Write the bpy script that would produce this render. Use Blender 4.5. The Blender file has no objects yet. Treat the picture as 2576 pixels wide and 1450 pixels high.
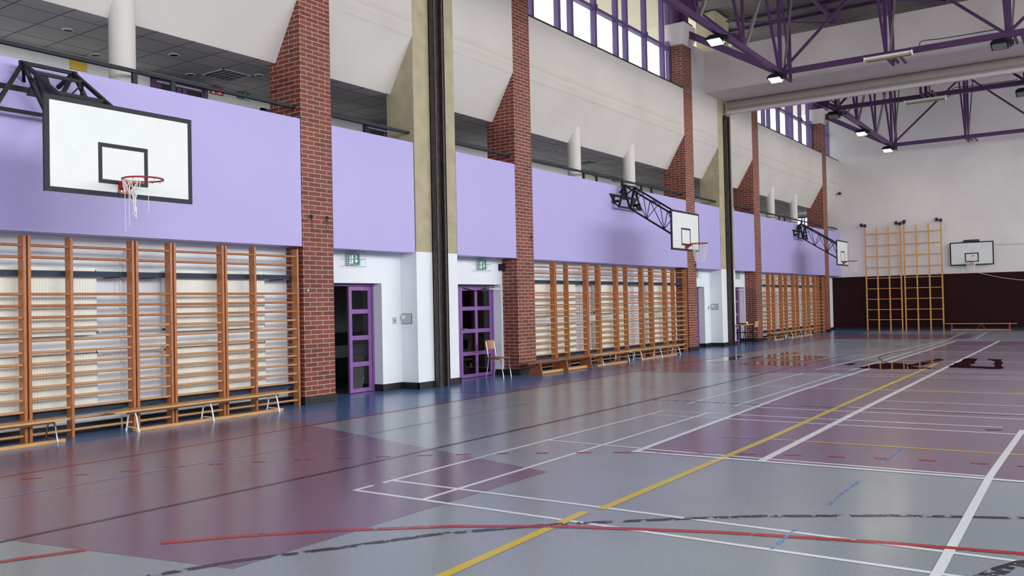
import bpy, bmesh, math, random
from mathutils import Vector, Matrix
random.seed(7)
C = bpy.context.scene.collection
SC = bpy.context.scene

# ------------------------------------------------------------------ camera
def make_camera():
    yaw, pitch, roll = 0.6052, 0.0184, -0.0210
    f = Vector((-math.sin(yaw)*math.cos(pitch), math.cos(yaw)*math.cos(pitch), math.sin(pitch)))
    r = Vector((math.cos(yaw), math.sin(yaw), 0)); u = r.cross(f)
    r2 = r*math.cos(roll)+u*math.sin(roll); u2 = -r*math.sin(roll)+u*math.cos(roll)
    cd = bpy.data.cameras.new('camera'); cd.sensor_width = 36; cd.lens = 2193.87/2576*36
    cd.clip_start = .05; cd.clip_end = 300
    co = bpy.data.objects.new('camera', cd); C.objects.link(co)
    m = Matrix((r2, u2, -f)).transposed().to_4x4(); m.translation = Vector((5.3128, -5.2937, 1.5412))
    co.matrix_world = m; SC.camera = co
make_camera()

# ------------------------------------------------------------------ world, exposure, daylight
SC.view_settings.view_transform = 'Standard'; SC.view_settings.look = 'None'
SC.view_settings.gamma = 1; SC.view_settings.exposure = 0.0
SC.view_settings.use_curve_mapping = False
W = bpy.data.worlds.new('overcast_sky'); SC.world = W; W.use_nodes = True
bg = W.node_tree.nodes['Background']; bg.inputs[0].default_value = (.86, .93, 1, 1); bg.inputs[1].default_value = 3.2
SC.cycles.max_bounces = 10; SC.cycles.diffuse_bounces = 6; SC.cycles.glossy_bounces = 4
SC.cycles.transparent_max_bounces = 16; SC.cycles.transmission_bounces = 6
SC.cycles.sample_clamp_indirect = 6

def area(name, loc, size, direction, power, col=(1, 1, 1), portal=False):
    l = bpy.data.lights.new(name, 'AREA'); l.shape = 'RECTANGLE'; l.size, l.size_y = size
    l.energy = power; l.color = col
    o = bpy.data.objects.new(name, l); C.objects.link(o); o.location = loc
    z = -Vector(direction).normalized(); up = Vector((0, 0, 1))
    x = up.cross(z).normalized(); y = z.cross(x)
    m = Matrix((x, y, z)).transposed().to_4x4(); m.translation = Vector(loc); o.matrix_world = m
    if portal: l.cycles.is_portal = True
    return o
XR, YN, YF, ZROOF = 18.9, -12.0, 37.35, 11.2
# daylight through the long window band of the right-hand wall, bay by bay
for i in range(5):
    yc = YN+5+9.6*i
    area('window_and_fill_light', (XR-.35, yc, 7.9), (8.6, 4.6), (-1, 0, -.22), 1210, (1, .985, .97))
# added fill light at the unseen near end, behind the camera
area('window_and_fill_light', (6.5, YN+.35, 4.6), (18, 5.2), (-.1, 1, -.05), 400, (1, .985, .97))
for (a, b) in ((10.95, 19.4), (26.15, 34.6), (35.3, 37.3)):
    area('window_portal', (-5.72, (a+b)/2, 9.1), (b-a, 2.2), (1, 0, 0), 1, portal=True)

# ------------------------------------------------------------------ materials
def lin(c):
    return tuple(((v/255)/12.92 if v/255 <= .04045 else ((v/255+.055)/1.055)**2.4) for v in c)+(1,)
M = {}
def mat(name, col, rough=.6, metal=0, noise=0, nscale=4, emit=None, estr=0, bump=0, bscale=60, spec=.5, stretch=None, alpha=None):
    m = bpy.data.materials.new(name); m.use_nodes = True; nt = m.node_tree; N = nt.nodes; L = nt.links
    b = N['Principled BSDF']; c = lin(col)
    b.inputs['Base Color'].default_value = c; b.inputs['Roughness'].default_value = rough
    b.inputs['Metallic'].default_value = metal; b.inputs['Specular IOR Level'].default_value = spec
    geo = N.new('ShaderNodeNewGeometry')
    src = geo.outputs['Position']
    if stretch:
        mp = N.new('ShaderNodeMapping'); mp.inputs['Scale'].default_value = stretch
        L.new(src, mp.inputs[0]); src = mp.outputs[0]
    if noise:
        n = N.new('ShaderNodeTexNoise'); n.inputs['Scale'].default_value = nscale; n.inputs['Detail'].default_value = 5
        L.new(src, n.inputs['Vector'])
        mx = N.new('ShaderNodeMix'); mx.data_type = 'RGBA'
        mr = N.new('ShaderNodeMapRange'); mr.inputs[1].default_value = .3; mr.inputs[2].default_value = .7
        L.new(n.outputs[0], mr.inputs[0]); L.new(mr.outputs[0], mx.inputs[0])
        mx.inputs[6].default_value = tuple(v*(1-noise) for v in c[:3])+(1,)
        mx.inputs[7].default_value = tuple(min(1, v*(1+noise)) for v in c[:3])+(1,)
        L.new(mx.outputs[2], b.inputs['Base Color'])
    if bump:
        n2 = N.new('ShaderNodeTexNoise'); n2.inputs['Scale'].default_value = bscale; n2.inputs['Detail'].default_value = 3
        L.new(src, n2.inputs['Vector'])
        bp = N.new('ShaderNodeBump'); bp.inputs['Strength'].default_value = bump; bp.inputs['Distance'].default_value = .01
        L.new(n2.outputs[0], bp.inputs['Height']); L.new(bp.outputs[0], b.inputs['Normal'])
    if emit:
        b.inputs['Emission Color'].default_value = lin(emit); b.inputs['Emission Strength'].default_value = estr
    M[name] = m
    return m
mat('white_paint', (226, 230, 234), .6, noise=.03, nscale=1.2, bump=.1, bscale=90)
mat('grey_white_paint', (206, 205, 206), .65, noise=.04, nscale=.8, bump=.1)
mat('near_wall_paint', (150, 146, 146), .7)
mat('far_wall_paint', (218, 212, 210), .7, noise=.07, nscale=.6, bump=.1)
mat('beam_paint', (214, 205, 201), .65, noise=.04, nscale=.8)
mat('lilac_paint', (172, 163, 217), .42, noise=.015, nscale=1, bump=.05, bscale=120)
mat('cream_concrete', (170, 160, 132), .75, noise=.12, nscale=3, bump=.25, bscale=30)
mat('black_rubber', (20, 19, 22), .55, noise=.2, nscale=9)
mat('steel_brown', (72, 64, 64), .62, metal=.25, noise=.3, nscale=9, bump=.3, bscale=60)
mat('purple_frame', (130, 86, 150), .38, noise=.04)
mat('purple_window', (104, 80, 132), .45, noise=.04)
mat('purple_truss', (76, 44, 88), .45, noise=.12, nscale=3)
mat('grey_truss', (120, 112, 110), .5, noise=.08, nscale=3)
mat('wood', (168, 104, 60), .38, noise=.26, nscale=7, stretch=(14, 14, 1.3), bump=.1, bscale=30)
mat('wood_rung', (182, 136, 94), .42, noise=.2, nscale=7, stretch=(30, 1.8, 30))
mat('bench_wood', (200, 152, 96), .32, noise=.2, nscale=6, stretch=(25, 1.5, 25))
mat('bench_top_wood', (164, 124, 84), .28, noise=.2, nscale=6, stretch=(25, 1.5, 25))
mat('old_bench_wood', (140, 84, 52), .4, noise=.25, nscale=6, stretch=(25, 1.5, 25))
mat('ladder_wood', (206, 150, 78), .35, noise=.12, nscale=5)
mat('blue_steel', (30, 46, 66), .5, noise=.06, spec=.3)
mat('radiator_enamel', (228, 227, 216), .35, noise=.02)
mat('pipe_white', (214, 216, 218), .35)
mat('chrome', (170, 174, 180), .22, metal=.9)
mat('white_enamel', (235, 236, 238), .3)
mat('black_steel', (15, 18, 24), .5, spec=.3)
mat('rail_steel', (24, 32, 42), .5, spec=.3)
mat('board_white', (214, 218, 217), .4, noise=.02, nscale=6)
mat('board_line', (34, 40, 46), .55, noise=.1, nscale=8, spec=.3)
mat('rim_red', (146, 30, 34), .35, noise=.1, nscale=8)
mat('net_white', (225, 222, 214), .8)
mat('louvre_dark', (40, 38, 38), .5)
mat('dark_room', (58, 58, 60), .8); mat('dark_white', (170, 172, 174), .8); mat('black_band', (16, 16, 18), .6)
mat('gallery_floor', (150, 148, 146), .7); mat('gallery_white', (205, 206, 204), .7, noise=.03)
mat('green_sign', (22, 122, 92), .4); mat('sign_white', (230, 236, 232), .4); mat('red_sign', (196, 30, 32), .4)
mat('yellow_board', (196, 164, 44), .5); mat('buff_card', (170, 160, 130), .7); mat('brown_vinyl', (150, 92, 56), .35, noise=.08, nscale=9)
mat('switch_grey', (176, 184, 188), .5); mat('dark_gap', (45, 38, 32), .6)
mat('lamp_housing', (40, 40, 42), .42, metal=.4); mat('lamp_on', (255, 246, 228), .3, emit=(255, 244, 222), estr=14)
mat('lamp_off', (128, 134, 132), .15); mat('mat_blue', (36, 96, 170), .5); mat('stair_white', (240, 240, 240), .5)
mat('blind_beige', (222, 216, 196), .8); mat('roll_grey', (146, 140, 134), .55, noise=.04); mat('roll_light', (196, 186, 188), .4)
mat('cable_black', (18, 18, 20), .5); mat('shutter_orange', (186, 120, 74), .6, noise=.1)
mat('sill_metal', (66, 66, 70), .4, metal=.5); mat('eave_render', (225, 216, 192), .8)
mat('bounce_ground', (200, 198, 190), .9)
mat('deck_grey', (126, 122, 118), .55, noise=.08, nscale=1); mat('far_brown_band', (60, 36, 34), .5)

def glass_mat(name, tint, gloss=.08):
    m = bpy.data.materials.new(name); m.use_nodes = True; N = m.node_tree.nodes; L = m.node_tree.links
    N.remove(N['Principled BSDF']); out = N['Material Output']
    t = N.new('ShaderNodeBsdfTransparent'); t.inputs[0].default_value = tint
    g = N.new('ShaderNodeBsdfGlossy'); g.inputs['Roughness'].default_value = .03
    lw = N.new('ShaderNodeLayerWeight'); pw = N.new('ShaderNodeMath'); pw.operation = 'POWER'; L.new(lw.outputs['Facing'], pw.inputs[0]); pw.inputs[1].default_value = 4
    fr = N.new('ShaderNodeMath'); fr.operation = 'MULTIPLY_ADD'; L.new(pw.outputs[0], fr.inputs[0]); fr.inputs[1].default_value = .85; fr.inputs[2].default_value = .04
    mx = N.new('ShaderNodeMixShader'); L.new(fr.outputs[0], mx.inputs[0]); L.new(t.outputs[0], mx.inputs[1]); L.new(g.outputs[0], mx.inputs[2])
    L.new(mx.outputs[0], out.inputs[0]); M[name] = m
glass_mat('clear_glass', (.95, .97, .98, 1)); glass_mat('door_glass', (.55, .58, .6, 1))

def brick_mat():
    m = bpy.data.materials.new('brick'); m.use_nodes = True; nt = m.node_tree; N = nt.nodes; L = nt.links; b = N['Principled BSDF']
    g = N.new('ShaderNodeNewGeometry'); s = N.new('ShaderNodeSeparateXYZ'); L.new(g.outputs['Position'], s.inputs[0])
    a = N.new('ShaderNodeMath'); a.operation = 'ADD'; L.new(s.outputs[0], a.inputs[0]); L.new(s.outputs[1], a.inputs[1])
    a2 = N.new('ShaderNodeMath'); a2.operation = 'ADD'; a2.inputs[1].default_value = 20*.263+.94; L.new(a.outputs[0], a2.inputs[0])
    c = N.new('ShaderNodeCombineXYZ'); L.new(a2.outputs[0], c.inputs[0]); L.new(s.outputs[2], c.inputs[1])
    t = N.new('ShaderNodeTexBrick'); L.new(c.outputs[0], t.inputs['Vector'])
    t.inputs['Color1'].default_value = lin((140, 66, 47)); t.inputs['Color2'].default_value = lin((110, 49, 37)); t.inputs['Mortar'].default_value = lin((192, 177, 162))
    t.inputs['Scale'].default_value = 1; t.inputs['Brick Width'].default_value = .263; t.inputs['Row Height'].default_value = .0745
    t.inputs['Mortar Size'].default_value = .0062; t.inputs['Mortar Smooth'].default_value = .3; t.inputs['Bias'].default_value = 0
    n = N.new('ShaderNodeTexNoise'); n.inputs['Scale'].default_value = 2.2; L.new(g.outputs['Position'], n.inputs['Vector'])
    mx = N.new('ShaderNodeMix'); mx.data_type = 'RGBA'; mx.blend_type = 'MULTIPLY'; mx.inputs[0].default_value = .35
    L.new(t.outputs['Color'], mx.inputs[6]); L.new(n.outputs[0], mx.inputs[7]); L.new(mx.outputs[2], b.inputs['Base Color'])
    bp = N.new('ShaderNodeBump'); bp.inputs['Strength'].default_value = .6; bp.inputs['Distance'].default_value = .006; bp.invert = True
    L.new(t.outputs['Fac'], bp.inputs['Height']); L.new(bp.outputs[0], b.inputs['Normal'])
    b.inputs['Roughness'].default_value = .6; M['brick'] = m
brick_mat()

def upper_wall_mat():
    # off-white render with a grubby, uneven dirt line along the fold
    m = mat('upper_wall', (204, 199, 194), .7, noise=.05, nscale=.7, bump=.1)
    nt = m.node_tree; N = nt.nodes; L = nt.links; b = N['Principled BSDF']
    prev = b.inputs['Base Color'].links[0].from_socket
    g = N.new('ShaderNodeNewGeometry'); s = N.new('ShaderNodeSeparateXYZ'); L.new(g.outputs['Position'], s.inputs[0])
    n = N.new('ShaderNodeTexNoise'); n.inputs['Scale'].default_value = 2.5; n.inputs['Detail'].default_value = 6
    mp = N.new('ShaderNodeMapping'); mp.inputs['Scale'].default_value = (1, .6, 2); L.new(g.outputs['Position'], mp.inputs[0]); L.new(mp.outputs[0], n.inputs['Vector'])
    ma = N.new('ShaderNodeMath'); ma.operation = 'MULTIPLY_ADD'; L.new(n.outputs[0], ma.inputs[0]); ma.inputs[1].default_value = .16; L.new(s.outputs[2], ma.inputs[2])
    r = N.new('ShaderNodeValToRGB'); cr = r.color_ramp
    mr = N.new('ShaderNodeMapRange'); mr.inputs[1].default_value = 6.5; mr.inputs[2].default_value = 7.5; L.new(ma.outputs[0], mr.inputs[0]); L.new(mr.outputs[0], r.inputs[0])
    cr.elements[0].position = .08; cr.elements[0].color = (1, 1, 1, 1)
    for p, v in ((.14, .90), (.30, .88), (.36, .95), (.42, .84), (.55, .95)):
        e = cr.elements.new(p); e.color = (v, v*.985, v*.97, 1)
    cr.elements[-1].position = 1; cr.elements[-1].color = (.97, .965, .96, 1)
    mx = N.new('ShaderNodeMix'); mx.data_type = 'RGBA'; mx.blend_type = 'MULTIPLY'; mx.inputs[0].default_value = 1
    L.new(prev, mx.inputs[6]); L.new(r.outputs[0], mx.inputs[7]); L.new(mx.outputs[2], b.inputs['Base Color'])
upper_wall_mat()

def tile_mat():
    m = mat('ceiling_tile', (150, 148, 148), .8, noise=.05, nscale=3)
    nt = m.node_tree; N = nt.nodes; L = nt.links; b = N['Principled BSDF']
    g = N.new('ShaderNodeNewGeometry'); mp = N.new('ShaderNodeMapping'); mp.inputs['Location'].default_value = (.3, .3, 0)
    L.new(g.outputs['Position'], mp.inputs[0])
    t = N.new('ShaderNodeTexBrick'); L.new(mp.outputs[0], t.inputs['Vector']); t.offset = 0; t.squash = 1
    t.inputs['Scale'].default_value = 1; t.inputs['Brick Width'].default_value = .6; t.inputs['Row Height'].default_value = .6; t.inputs['Mortar Size'].default_value = .012
    t.inputs['Color1'].default_value = lin((224, 222, 220)); t.inputs['Color2'].default_value = lin((208, 206, 205)); t.inputs['Mortar'].default_value = lin((130, 129, 130))
    L.new(t.outputs['Color'], b.inputs['Base Color'])
tile_mat()

def herring_mat():
    # dark varnished boards laid diagonally
    m = mat('dark_boards', (40, 16, 18), .6, spec=.12)
    nt = m.node_tree; N = nt.nodes; L = nt.links; b = N['Principled BSDF']
    g = N.new('ShaderNodeNewGeometry'); mp = N.new('ShaderNodeMapping'); mp.inputs['Rotation'].default_value = (0, math.radians(45), 0); L.new(g.outputs['Position'], mp.inputs[0])
    w = N.new('ShaderNodeTexWave'); w.bands_direction = 'X'; w.inputs['Scale'].default_value = 2.6; w.inputs['Distortion'].default_value = .4; L.new(mp.outputs[0], w.inputs['Vector'])
    r = N.new('ShaderNodeValToRGB'); r.color_ramp.elements[0].color = lin((34, 12, 16)); r.color_ramp.elements[1].color = lin((44, 17, 20)); L.new(w.outputs[0], r.inputs[0]); L.new(r.outputs[0], b.inputs['Base Color'])
herring_mat()

def floor_mat(name, col, rough=.21, var=.05):
    m = bpy.data.materials.new(name); m.use_nodes = True; nt = m.node_tree; N = nt.nodes; L = nt.links; b = N['Principled BSDF']
    c = lin(col); g = N.new('ShaderNodeNewGeometry')
    mp = N.new('ShaderNodeMapping'); mp.inputs['Scale'].default_value = (22, 6, 1); mp.inputs['Rotation'].default_value = (0, 0, .5); L.new(g.outputs['Position'], mp.inputs[0])
    n = N.new('ShaderNodeTexNoise'); n.inputs['Scale'].default_value = 4; n.inputs['Detail'].default_value = 6; L.new(mp.outputs[0], n.inputs['Vector'])
    n3 = N.new('ShaderNodeTexNoise'); n3.inputs['Scale'].default_value = .5; n3.inputs['Detail'].default_value = 4; L.new(g.outputs['Position'], n3.inputs['Vector'])
    ad = N.new('ShaderNodeMath'); ad.operation = 'ADD'; L.new(n.outputs[0], ad.inputs[0]); L.new(n3.outputs[0], ad.inputs[1])
    mr = N.new('ShaderNodeMapRange'); mr.inputs[1].default_value = .75; mr.inputs[2].default_value = 1.25; L.new(ad.outputs[0], mr.inputs[0])
    mx = N.new('ShaderNodeMix'); mx.data_type = 'RGBA'; L.new(mr.outputs[0], mx.inputs[0])
    mx.inputs[6].default_value = tuple(v*(1-var*2) for v in c[:3])+(1,); mx.inputs[7].default_value = tuple(v*(1+var*2) for v in c[:3])+(1,)
    L.new(mx.outputs[2], b.inputs['Base Color'])
    r2 = N.new('ShaderNodeMapRange'); r2.inputs[3].default_value = rough*.8; r2.inputs[4].default_value = rough*1.25; L.new(n3.outputs[0], r2.inputs[0]); L.new(r2.outputs[0], b.inputs['Roughness'])
    n2 = N.new('ShaderNodeTexNoise'); n2.inputs['Scale'].default_value = 7; n2.inputs['Detail'].default_value = 4; L.new(g.outputs['Position'], n2.inputs['Vector'])
    bp = N.new('ShaderNodeBump'); bp.inputs['Strength'].default_value = .07; bp.inputs['Distance'].default_value = .01; L.new(n2.outputs[0], bp.inputs['Height']); L.new(bp.outputs[0], b.inputs['Normal'])
    b.inputs['Specular IOR Level'].default_value = .34
    M[name] = m; return m
floor_mat('floor_grey', (139, 147, 155)); floor_mat('floor_mauve', (116, 93, 116)); floor_mat('floor_blue', (78, 110, 158))
floor_mat('line_white', (220, 224, 228), .25, .02); floor_mat('line_yellow', (204, 178, 48), .25, .03); floor_mat('line_red', (168, 32, 40), .25, .06)
floor_mat('line_black', (30, 30, 34), .25, .06); floor_mat('line_pale', (130, 150, 190), .25, .04); floor_mat('line_blue', (80, 140, 210), .25, .06)
def worn(name, base, thr=.5, sc=9):
    m = M[base].copy(); m.name = name; nt = m.node_tree; N = nt.nodes; L = nt.links
    b = N['Principled BSDF']; out = N['Material Output']
    g = N.new('ShaderNodeNewGeometry'); n = N.new('ShaderNodeTexNoise'); n.inputs['Scale'].default_value = sc; n.inputs['Detail'].default_value = 8; n.inputs['Roughness'].default_value = .7; L.new(g.outputs['Position'], n.inputs['Vector'])
    c = N.new('ShaderNodeMath'); c.operation = 'GREATER_THAN'; c.inputs[1].default_value = thr; L.new(n.outputs[0], c.inputs[0])
    t = N.new('ShaderNodeBsdfTransparent'); mx = N.new('ShaderNodeMixShader'); L.new(c.outputs[0], mx.inputs[0]); L.new(t.outputs[0], mx.inputs[1]); L.new(b.outputs[0], mx.inputs[2]); L.new(mx.outputs[0], out.inputs[0])
    M[name] = m
worn('worn_black', 'line_black', .47); worn('worn_red', 'line_red', .40); worn('worn_white', 'line_white', .33); worn('worn_blue', 'line_blue', .5, 20)
worn('worn_pale', 'line_pale', .42); worn('faint_red', 'line_red', .44, 14)
def water_mat(name, col):
    mat(name, col, .03, bump=.0); b = M[name].node_tree.nodes['Principled BSDF']; b.inputs['IOR'].default_value = 1.33; b.inputs['Specular IOR Level'].default_value = .9
water_mat('water_mauve', (62, 26, 42)); water_mat('water_grey', (74, 78, 84))

# ------------------------------------------------------------------ mesh builder
class MB:
    def __init__(s): s.v = []; s.f = []; s.m = []; s.s = []
    def add(s, vs, fs, mi=0, sm=False):
        o = len(s.v); s.v += [Vector(v) for v in vs]
        for f in fs: s.f.append([i+o for i in f]); s.m.append(mi); s.s.append(sm)
        return s
    def box(s, x0, x1, y0, y1, z0, z1, mi=0):
        x0, x1 = sorted((x0, x1)); y0, y1 = sorted((y0, y1)); z0, z1 = sorted((z0, z1))
        return s.add([(x, y, z) for z in (z0, z1) for y in (y0, y1) for x in (x0, x1)],
                     [(0, 2, 3, 1), (4, 5, 7, 6), (0, 1, 5, 4), (2, 6, 7, 3), (0, 4, 6, 2), (1, 3, 7, 5)], mi)
    def frame(s, p, q, hint=(0, 0, 1)):
        d = (Vector(q)-Vector(p)).normalized(); h = Vector(hint)
        if abs(d.dot(h)) > .98: h = Vector((1, 0, 0)) if abs(d.x) < .9 else Vector((0, 1, 0))
        a = d.cross(h).normalized(); b = a.cross(d).normalized(); return a, b
    def bar(s, p, q, w, h, mi=0, hint=(0, 0, 1)):
        a, b = s.frame(p, q, hint); p = Vector(p); q = Vector(q); vs = []
        for c in (p, q):
            for (i, j) in ((-1, -1), (1, -1), (1, 1), (-1, 1)): vs.append(c+a*i*w/2+b*j*h/2)
        return s.add(vs, [(3, 2, 1, 0), (4, 5, 6, 7), (0, 1, 5, 4), (1, 2, 6, 5), (2, 3, 7, 6), (3, 0, 4, 7)], mi)
    def tube(s, pts, r, n=8, mi=0, cap=True, closed=False):
        pts = [Vector(p) for p in pts]; rings = []; N = len(pts)
        a = None
        for i, p in enumerate(pts):
            if closed: d = (pts[(i+1) % N]-pts[i-1]).normalized()
            else: d = ((pts[min(i+1, N-1)]-pts[max(i-1, 0)])).normalized()
            if a is None:
                h = Vector((0, 0, 1)) if abs(d.z) < .9 else Vector((1, 0, 0)); a = d.cross(h).normalized()
            else:
                a = (a-d*a.dot(d)).normalized()
            b = d.cross(a); rr = r[i] if isinstance(r, (list, tuple)) else r
            rings.append([p+(a*math.cos(t)+b*math.sin(t))*rr for t in [2*math.pi*k/n for k in range(n)]])
        vs = [v for g in rings for v in g]; fs = []
        R = N if closed else N-1
        for i in range(R):
            for k in range(n):
                j = (i+1) % N; fs.append((i*n+k, i*n+(k+1) % n, j*n+(k+1) % n, j*n+k))
        s.add(vs, fs, mi, True)
        if cap and not closed:
            s.add(rings[0], [tuple(reversed(range(n)))], mi); s.add(rings[-1], [tuple(range(n))], mi)
        return s
    def prism(s, prof, axis, a, b, mi=0):
        # prof: list of 2D points in the plane perpendicular to axis; extruded from a to b
        def P(u, v, t): return {0: (t, u, v), 1: (u, t, v), 2: (u, v, t)}[axis]
        n = len(prof); vs = [P(u, v, a) for u, v in prof]+[P(u, v, b) for u, v in prof]
        fs = [tuple(reversed(range(n))), tuple(range(n, 2*n))]+[(i, (i+1) % n, n+(i+1) % n, n+i) for i in range(n)]
        return s.add(vs, fs, mi)
    def flat(s, pts, z, mi=0): return s.add([(x, y, z) for x, y in pts], [tuple(range(len(pts)))], mi)
    def build(s, name, mats, parent=None, label=None, bevel=0, **props):
        if isinstance(mats, str): mats = [mats]
        off = Vector(parent['_o']) if parent is not None and '_o' in parent else Vector((0, 0, 0))
        me = bpy.data.meshes.new(name); me.from_pydata([tuple(v-off) for v in s.v], [], s.f)
        for x in mats: me.materials.append(M[x])
        for p, mi, sm in zip(me.polygons, s.m, s.s): p.material_index = mi; p.use_smooth = sm
        bm = bmesh.new(); bm.from_mesh(me)
        if all(len(f) < 20 for f in s.f) and not props.get('nofix'): bmesh.ops.recalc_face_normals(bm, faces=bm.faces)
        bm.to_mesh(me); bm.free()
        props.pop('nofix', None)
        o = bpy.data.objects.new(name, me); C.objects.link(o)
        if parent is not None:
            o.parent = parent; o['_o'] = list(off)
        if label: o['label'] = label
        if bevel:
            md = o.modifiers.new('bevel', 'BEVEL'); md.width = bevel; md.segments = 2; md.limit_method = 'ANGLE'
        for k, v in props.items(): o[k] = v
        return o
def thing(name, loc, label, cat, group=None, kind=None):
    o = bpy.data.objects.new(name, None); C.objects.link(o); o.location = loc; o.empty_display_size = .1
    o['_o'] = list(loc); o['label'] = label; o['category'] = cat
    if group: o['group'] = group
    if kind: o['kind'] = kind
    return o
def solo(mb, name, mats, label, cat, group=None, bevel=0, kind=None):
    o = mb.build(name, mats, None, label, bevel); o['category'] = cat
    if group: o['group'] = group
    if kind: o['kind'] = kind
    return o
def dup(root, d, label=None, group=None):
    def cp(o, par):
        c = o.copy(); C.objects.link(c)
        if par is not None: c.parent = par
        for ch in list(o.children): cp(ch, c)
        return c
    r = cp(root, None); r.location = Vector(root.location)+Vector(d)
    if label: r['label'] = label
    if group: r['group'] = group
    return r
def structure(mb, name, mats, bevel=0, label=None, **k):
    o = mb.build(name, mats, None, label, bevel, **k); o['kind'] = 'structure'; return o

# ------------------------------------------------------------------ dimensions shared by everything
XP = -5.31           # front plane of pillars and parapet
XW = -5.71           # recessed lower wall
PER = 15.196         # one hall module
P1 = 4.23; PW = .656; GAP = 6.0426
PIL = [P1-GAP-3.12-PW+.62 - .0, P1, P1+GAP, P1+PER, P1+GAP+PER, P1+2*PER]
PIL[0] = P1+GAP-PER
ZB, ZT = 2.53, 4.57  # parapet bottom and top
ZK, ZS = 6.57, 7.98  # fold of the upper wall and window sill
BAYS = [(PIL[0]+PW, PIL[1]), (PIL[2]+PW, PIL[3]), (PIL[4]+PW, PIL[5])]
COLS = [(6.97, 8.19), (6.97+PER, 8.19+PER)]

# ------------------------------------------------------------------ floor with its painted courts
def build_floor():
    mb = MB(); mats = ['floor_grey', 'floor_mauve', 'floor_blue', 'line_white', 'line_yellow', 'line_red', 'line_black', 'line_pale',
                       'worn_black', 'worn_red', 'worn_white', 'worn_blue', 'water_mauve', 'water_grey', 'worn_pale', 'faint_red']
    I = {n: i for i, n in enumerate(mats)}
    mb.flat([(-6.1, YN), (XR, YN), (XR, YF+.2), (-6.1, YF+.2)], 0, 0)
    mb.flat([(-6.1, YN), (XR, YN), (XR, YF+.2), (-6.1, YF+.2)][::-1], -.05, 0)
    Z1, Z2, Z3, Z4, Z5 = .0006, .0012, .0018, .0024, .003
    # blue margin by the long walls
    mb.flat([(-6.1, YN), (-3.42, YN), (-3.40, 1), (-3.42, 12), (-3.5, 36.2), (-3.5, YF+.2), (-6.1, YF+.2)], Z1, I['floor_blue'])
    mb.flat([(-3.5, 35.9), (XR, 35.9), (XR, YF+.2), (-3.5, YF+.2)], Z1, I['floor_blue'])
    mb.flat([(16.5, YN), (XR, YN), (XR, 35.9), (16.5, 35.9)], Z1, I['floor_blue'])
    # mauve keys in front of each side board
    mb.flat([(.95, -1.97), (1.0, 1.45), (-4.58, 2.96), (-4.72, 2.95), (-4.78, -3.1)], Z2, I['floor_mauve'])
    for k, w in ((1, 1.85), (2, 1.85)):
        c = .0+PER*k
        mb.flat([(.95, c-w), (.95, c+w), (-4.72, c+2.2), (-4.72, c-2.9)] if k == 2 else [(.94, 13.17), (.65, 16.72), (-4.72, 16.9), (-4.72, 12.2), (-3.2, 12.05), (-2.74, 12.02)], Z2, I['floor_mauve'])
    for k in range(3):
        mb.flat([(12.6, PER*k-1.8), (18.0, PER*k-2.9), (18.0, PER*k+2.9), (12.6, PER*k+1.8)], Z2, I['floor_mauve'])
    mb.flat([(1.22, 2.79), (10.3, 3.1), (10.3, 27.6), (.91, 26.9), (.97, 9.05)], Z2, I['floor_mauve'])
    cnt = [0]
    def line(pts, w, m, z=Z3, closed=False):
        cnt[0] += 1; z = z+cnt[0]*.000008
        pts = [Vector((p[0], p[1], 0)) for p in pts]; n = len(pts); L = []; R = []
        for i, p in enumerate(pts):
            if closed: d = pts[(i+1) % n]-pts[i-1]
            else: d = pts[min(i+1, n-1)]-pts[max(0, i-1)]
            d.normalize(); nn = Vector((-d.y, d.x, 0)); L.append(p+nn*w/2); R.append(p-nn*w/2)
        for i in range(n if closed else n-1):
            j = (i+1) % n
            mb.add([(L[i].x, L[i].y, z), (L[j].x, L[j].y, z), (R[j].x, R[j].y, z), (R[i].x, R[i].y, z)], [(0, 1, 2, 3)], I[m])
    # thick court outlines
    line([(1.18, 2.79), (4.654, 2.953), (10.3, 3.2)], .07, 'line_white', Z5)
    line([(1.224, 2.75), (.964, 9.05), (.907, 26.9)], .07, 'line_white', Z5)
    line([(.907, 26.88), (10.3, 27.9)], .07, 'line_white', Z5)
    line([(2.504, 2.85), (2.408, 8.04), (2.146, 27.3)], .08, 'line_white', Z5)
    line([(4.458, -4.5), (4.458, .026), (4.397, 3.054), (4.411, 6.057)], .06, 'line_white', Z5)
    # badminton courts across the hall
    T = .045
    line([(0, 0), (4.443, .017), (13.4, .05)], T, 'line_white'); line([(0, .46), (4.84, .492), (13.4, .52)], T, 'line_white')
    line([(0, -.02), (0, .22)], T, 'line_white'); line([(0, .34), (0, 1.55)], T, 'line_white'); line([(0, 2.0), (.06, 5.98)], T, 'line_white'); line([(0, 1.5), (0, 2.05)], T*.7, 'worn_white')
    line([(.74, -.02), (.72, 3), (.70, 6.02)], T, 'line_white')
    line([(0, 3.02), (1.6, 2.98), (4.39, 3.05)], T, 'line_white')
    line([(.06, 5.965), (2.1, 6.045), (4.0, 6.187), (4.2, 6.2)], T, 'worn_white'); line([(.10, 5.506), (4.449, 5.698), (13.4, 6.0)], T, 'line_white')
    line([(.03, 6.85), (.0, 12.83)], T, 'worn_white'); line([(.743, 6.9), (.715, 12.87)], T, 'worn_white')
    line([(.07, 7.27), (1.46, 7.31)], T, 'line_white'); line([(.573, 6.867), (4.35, 7.027), (13.4, 7.3)], T, 'worn_white'); line([(2.2, 7.4), (4.315, 7.498), (13.4, 7.8)], T, 'worn_white')
    line([(2.449, 8.379), (4.242, 8.476), (13.4, 8.9)], .04, 'line_white')
    line([(.02, 9.794), (4.118, 10.13), (13.4, 10.8)], T, 'line_white'); line([(.0, 12.83), (.72, 12.87), (4, 13.2), (13.4, 13.8)], T, 'line_white'); line([(.0, 12.4), (4, 12.75), (13.4, 13.3)], T, 'line_white')
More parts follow.
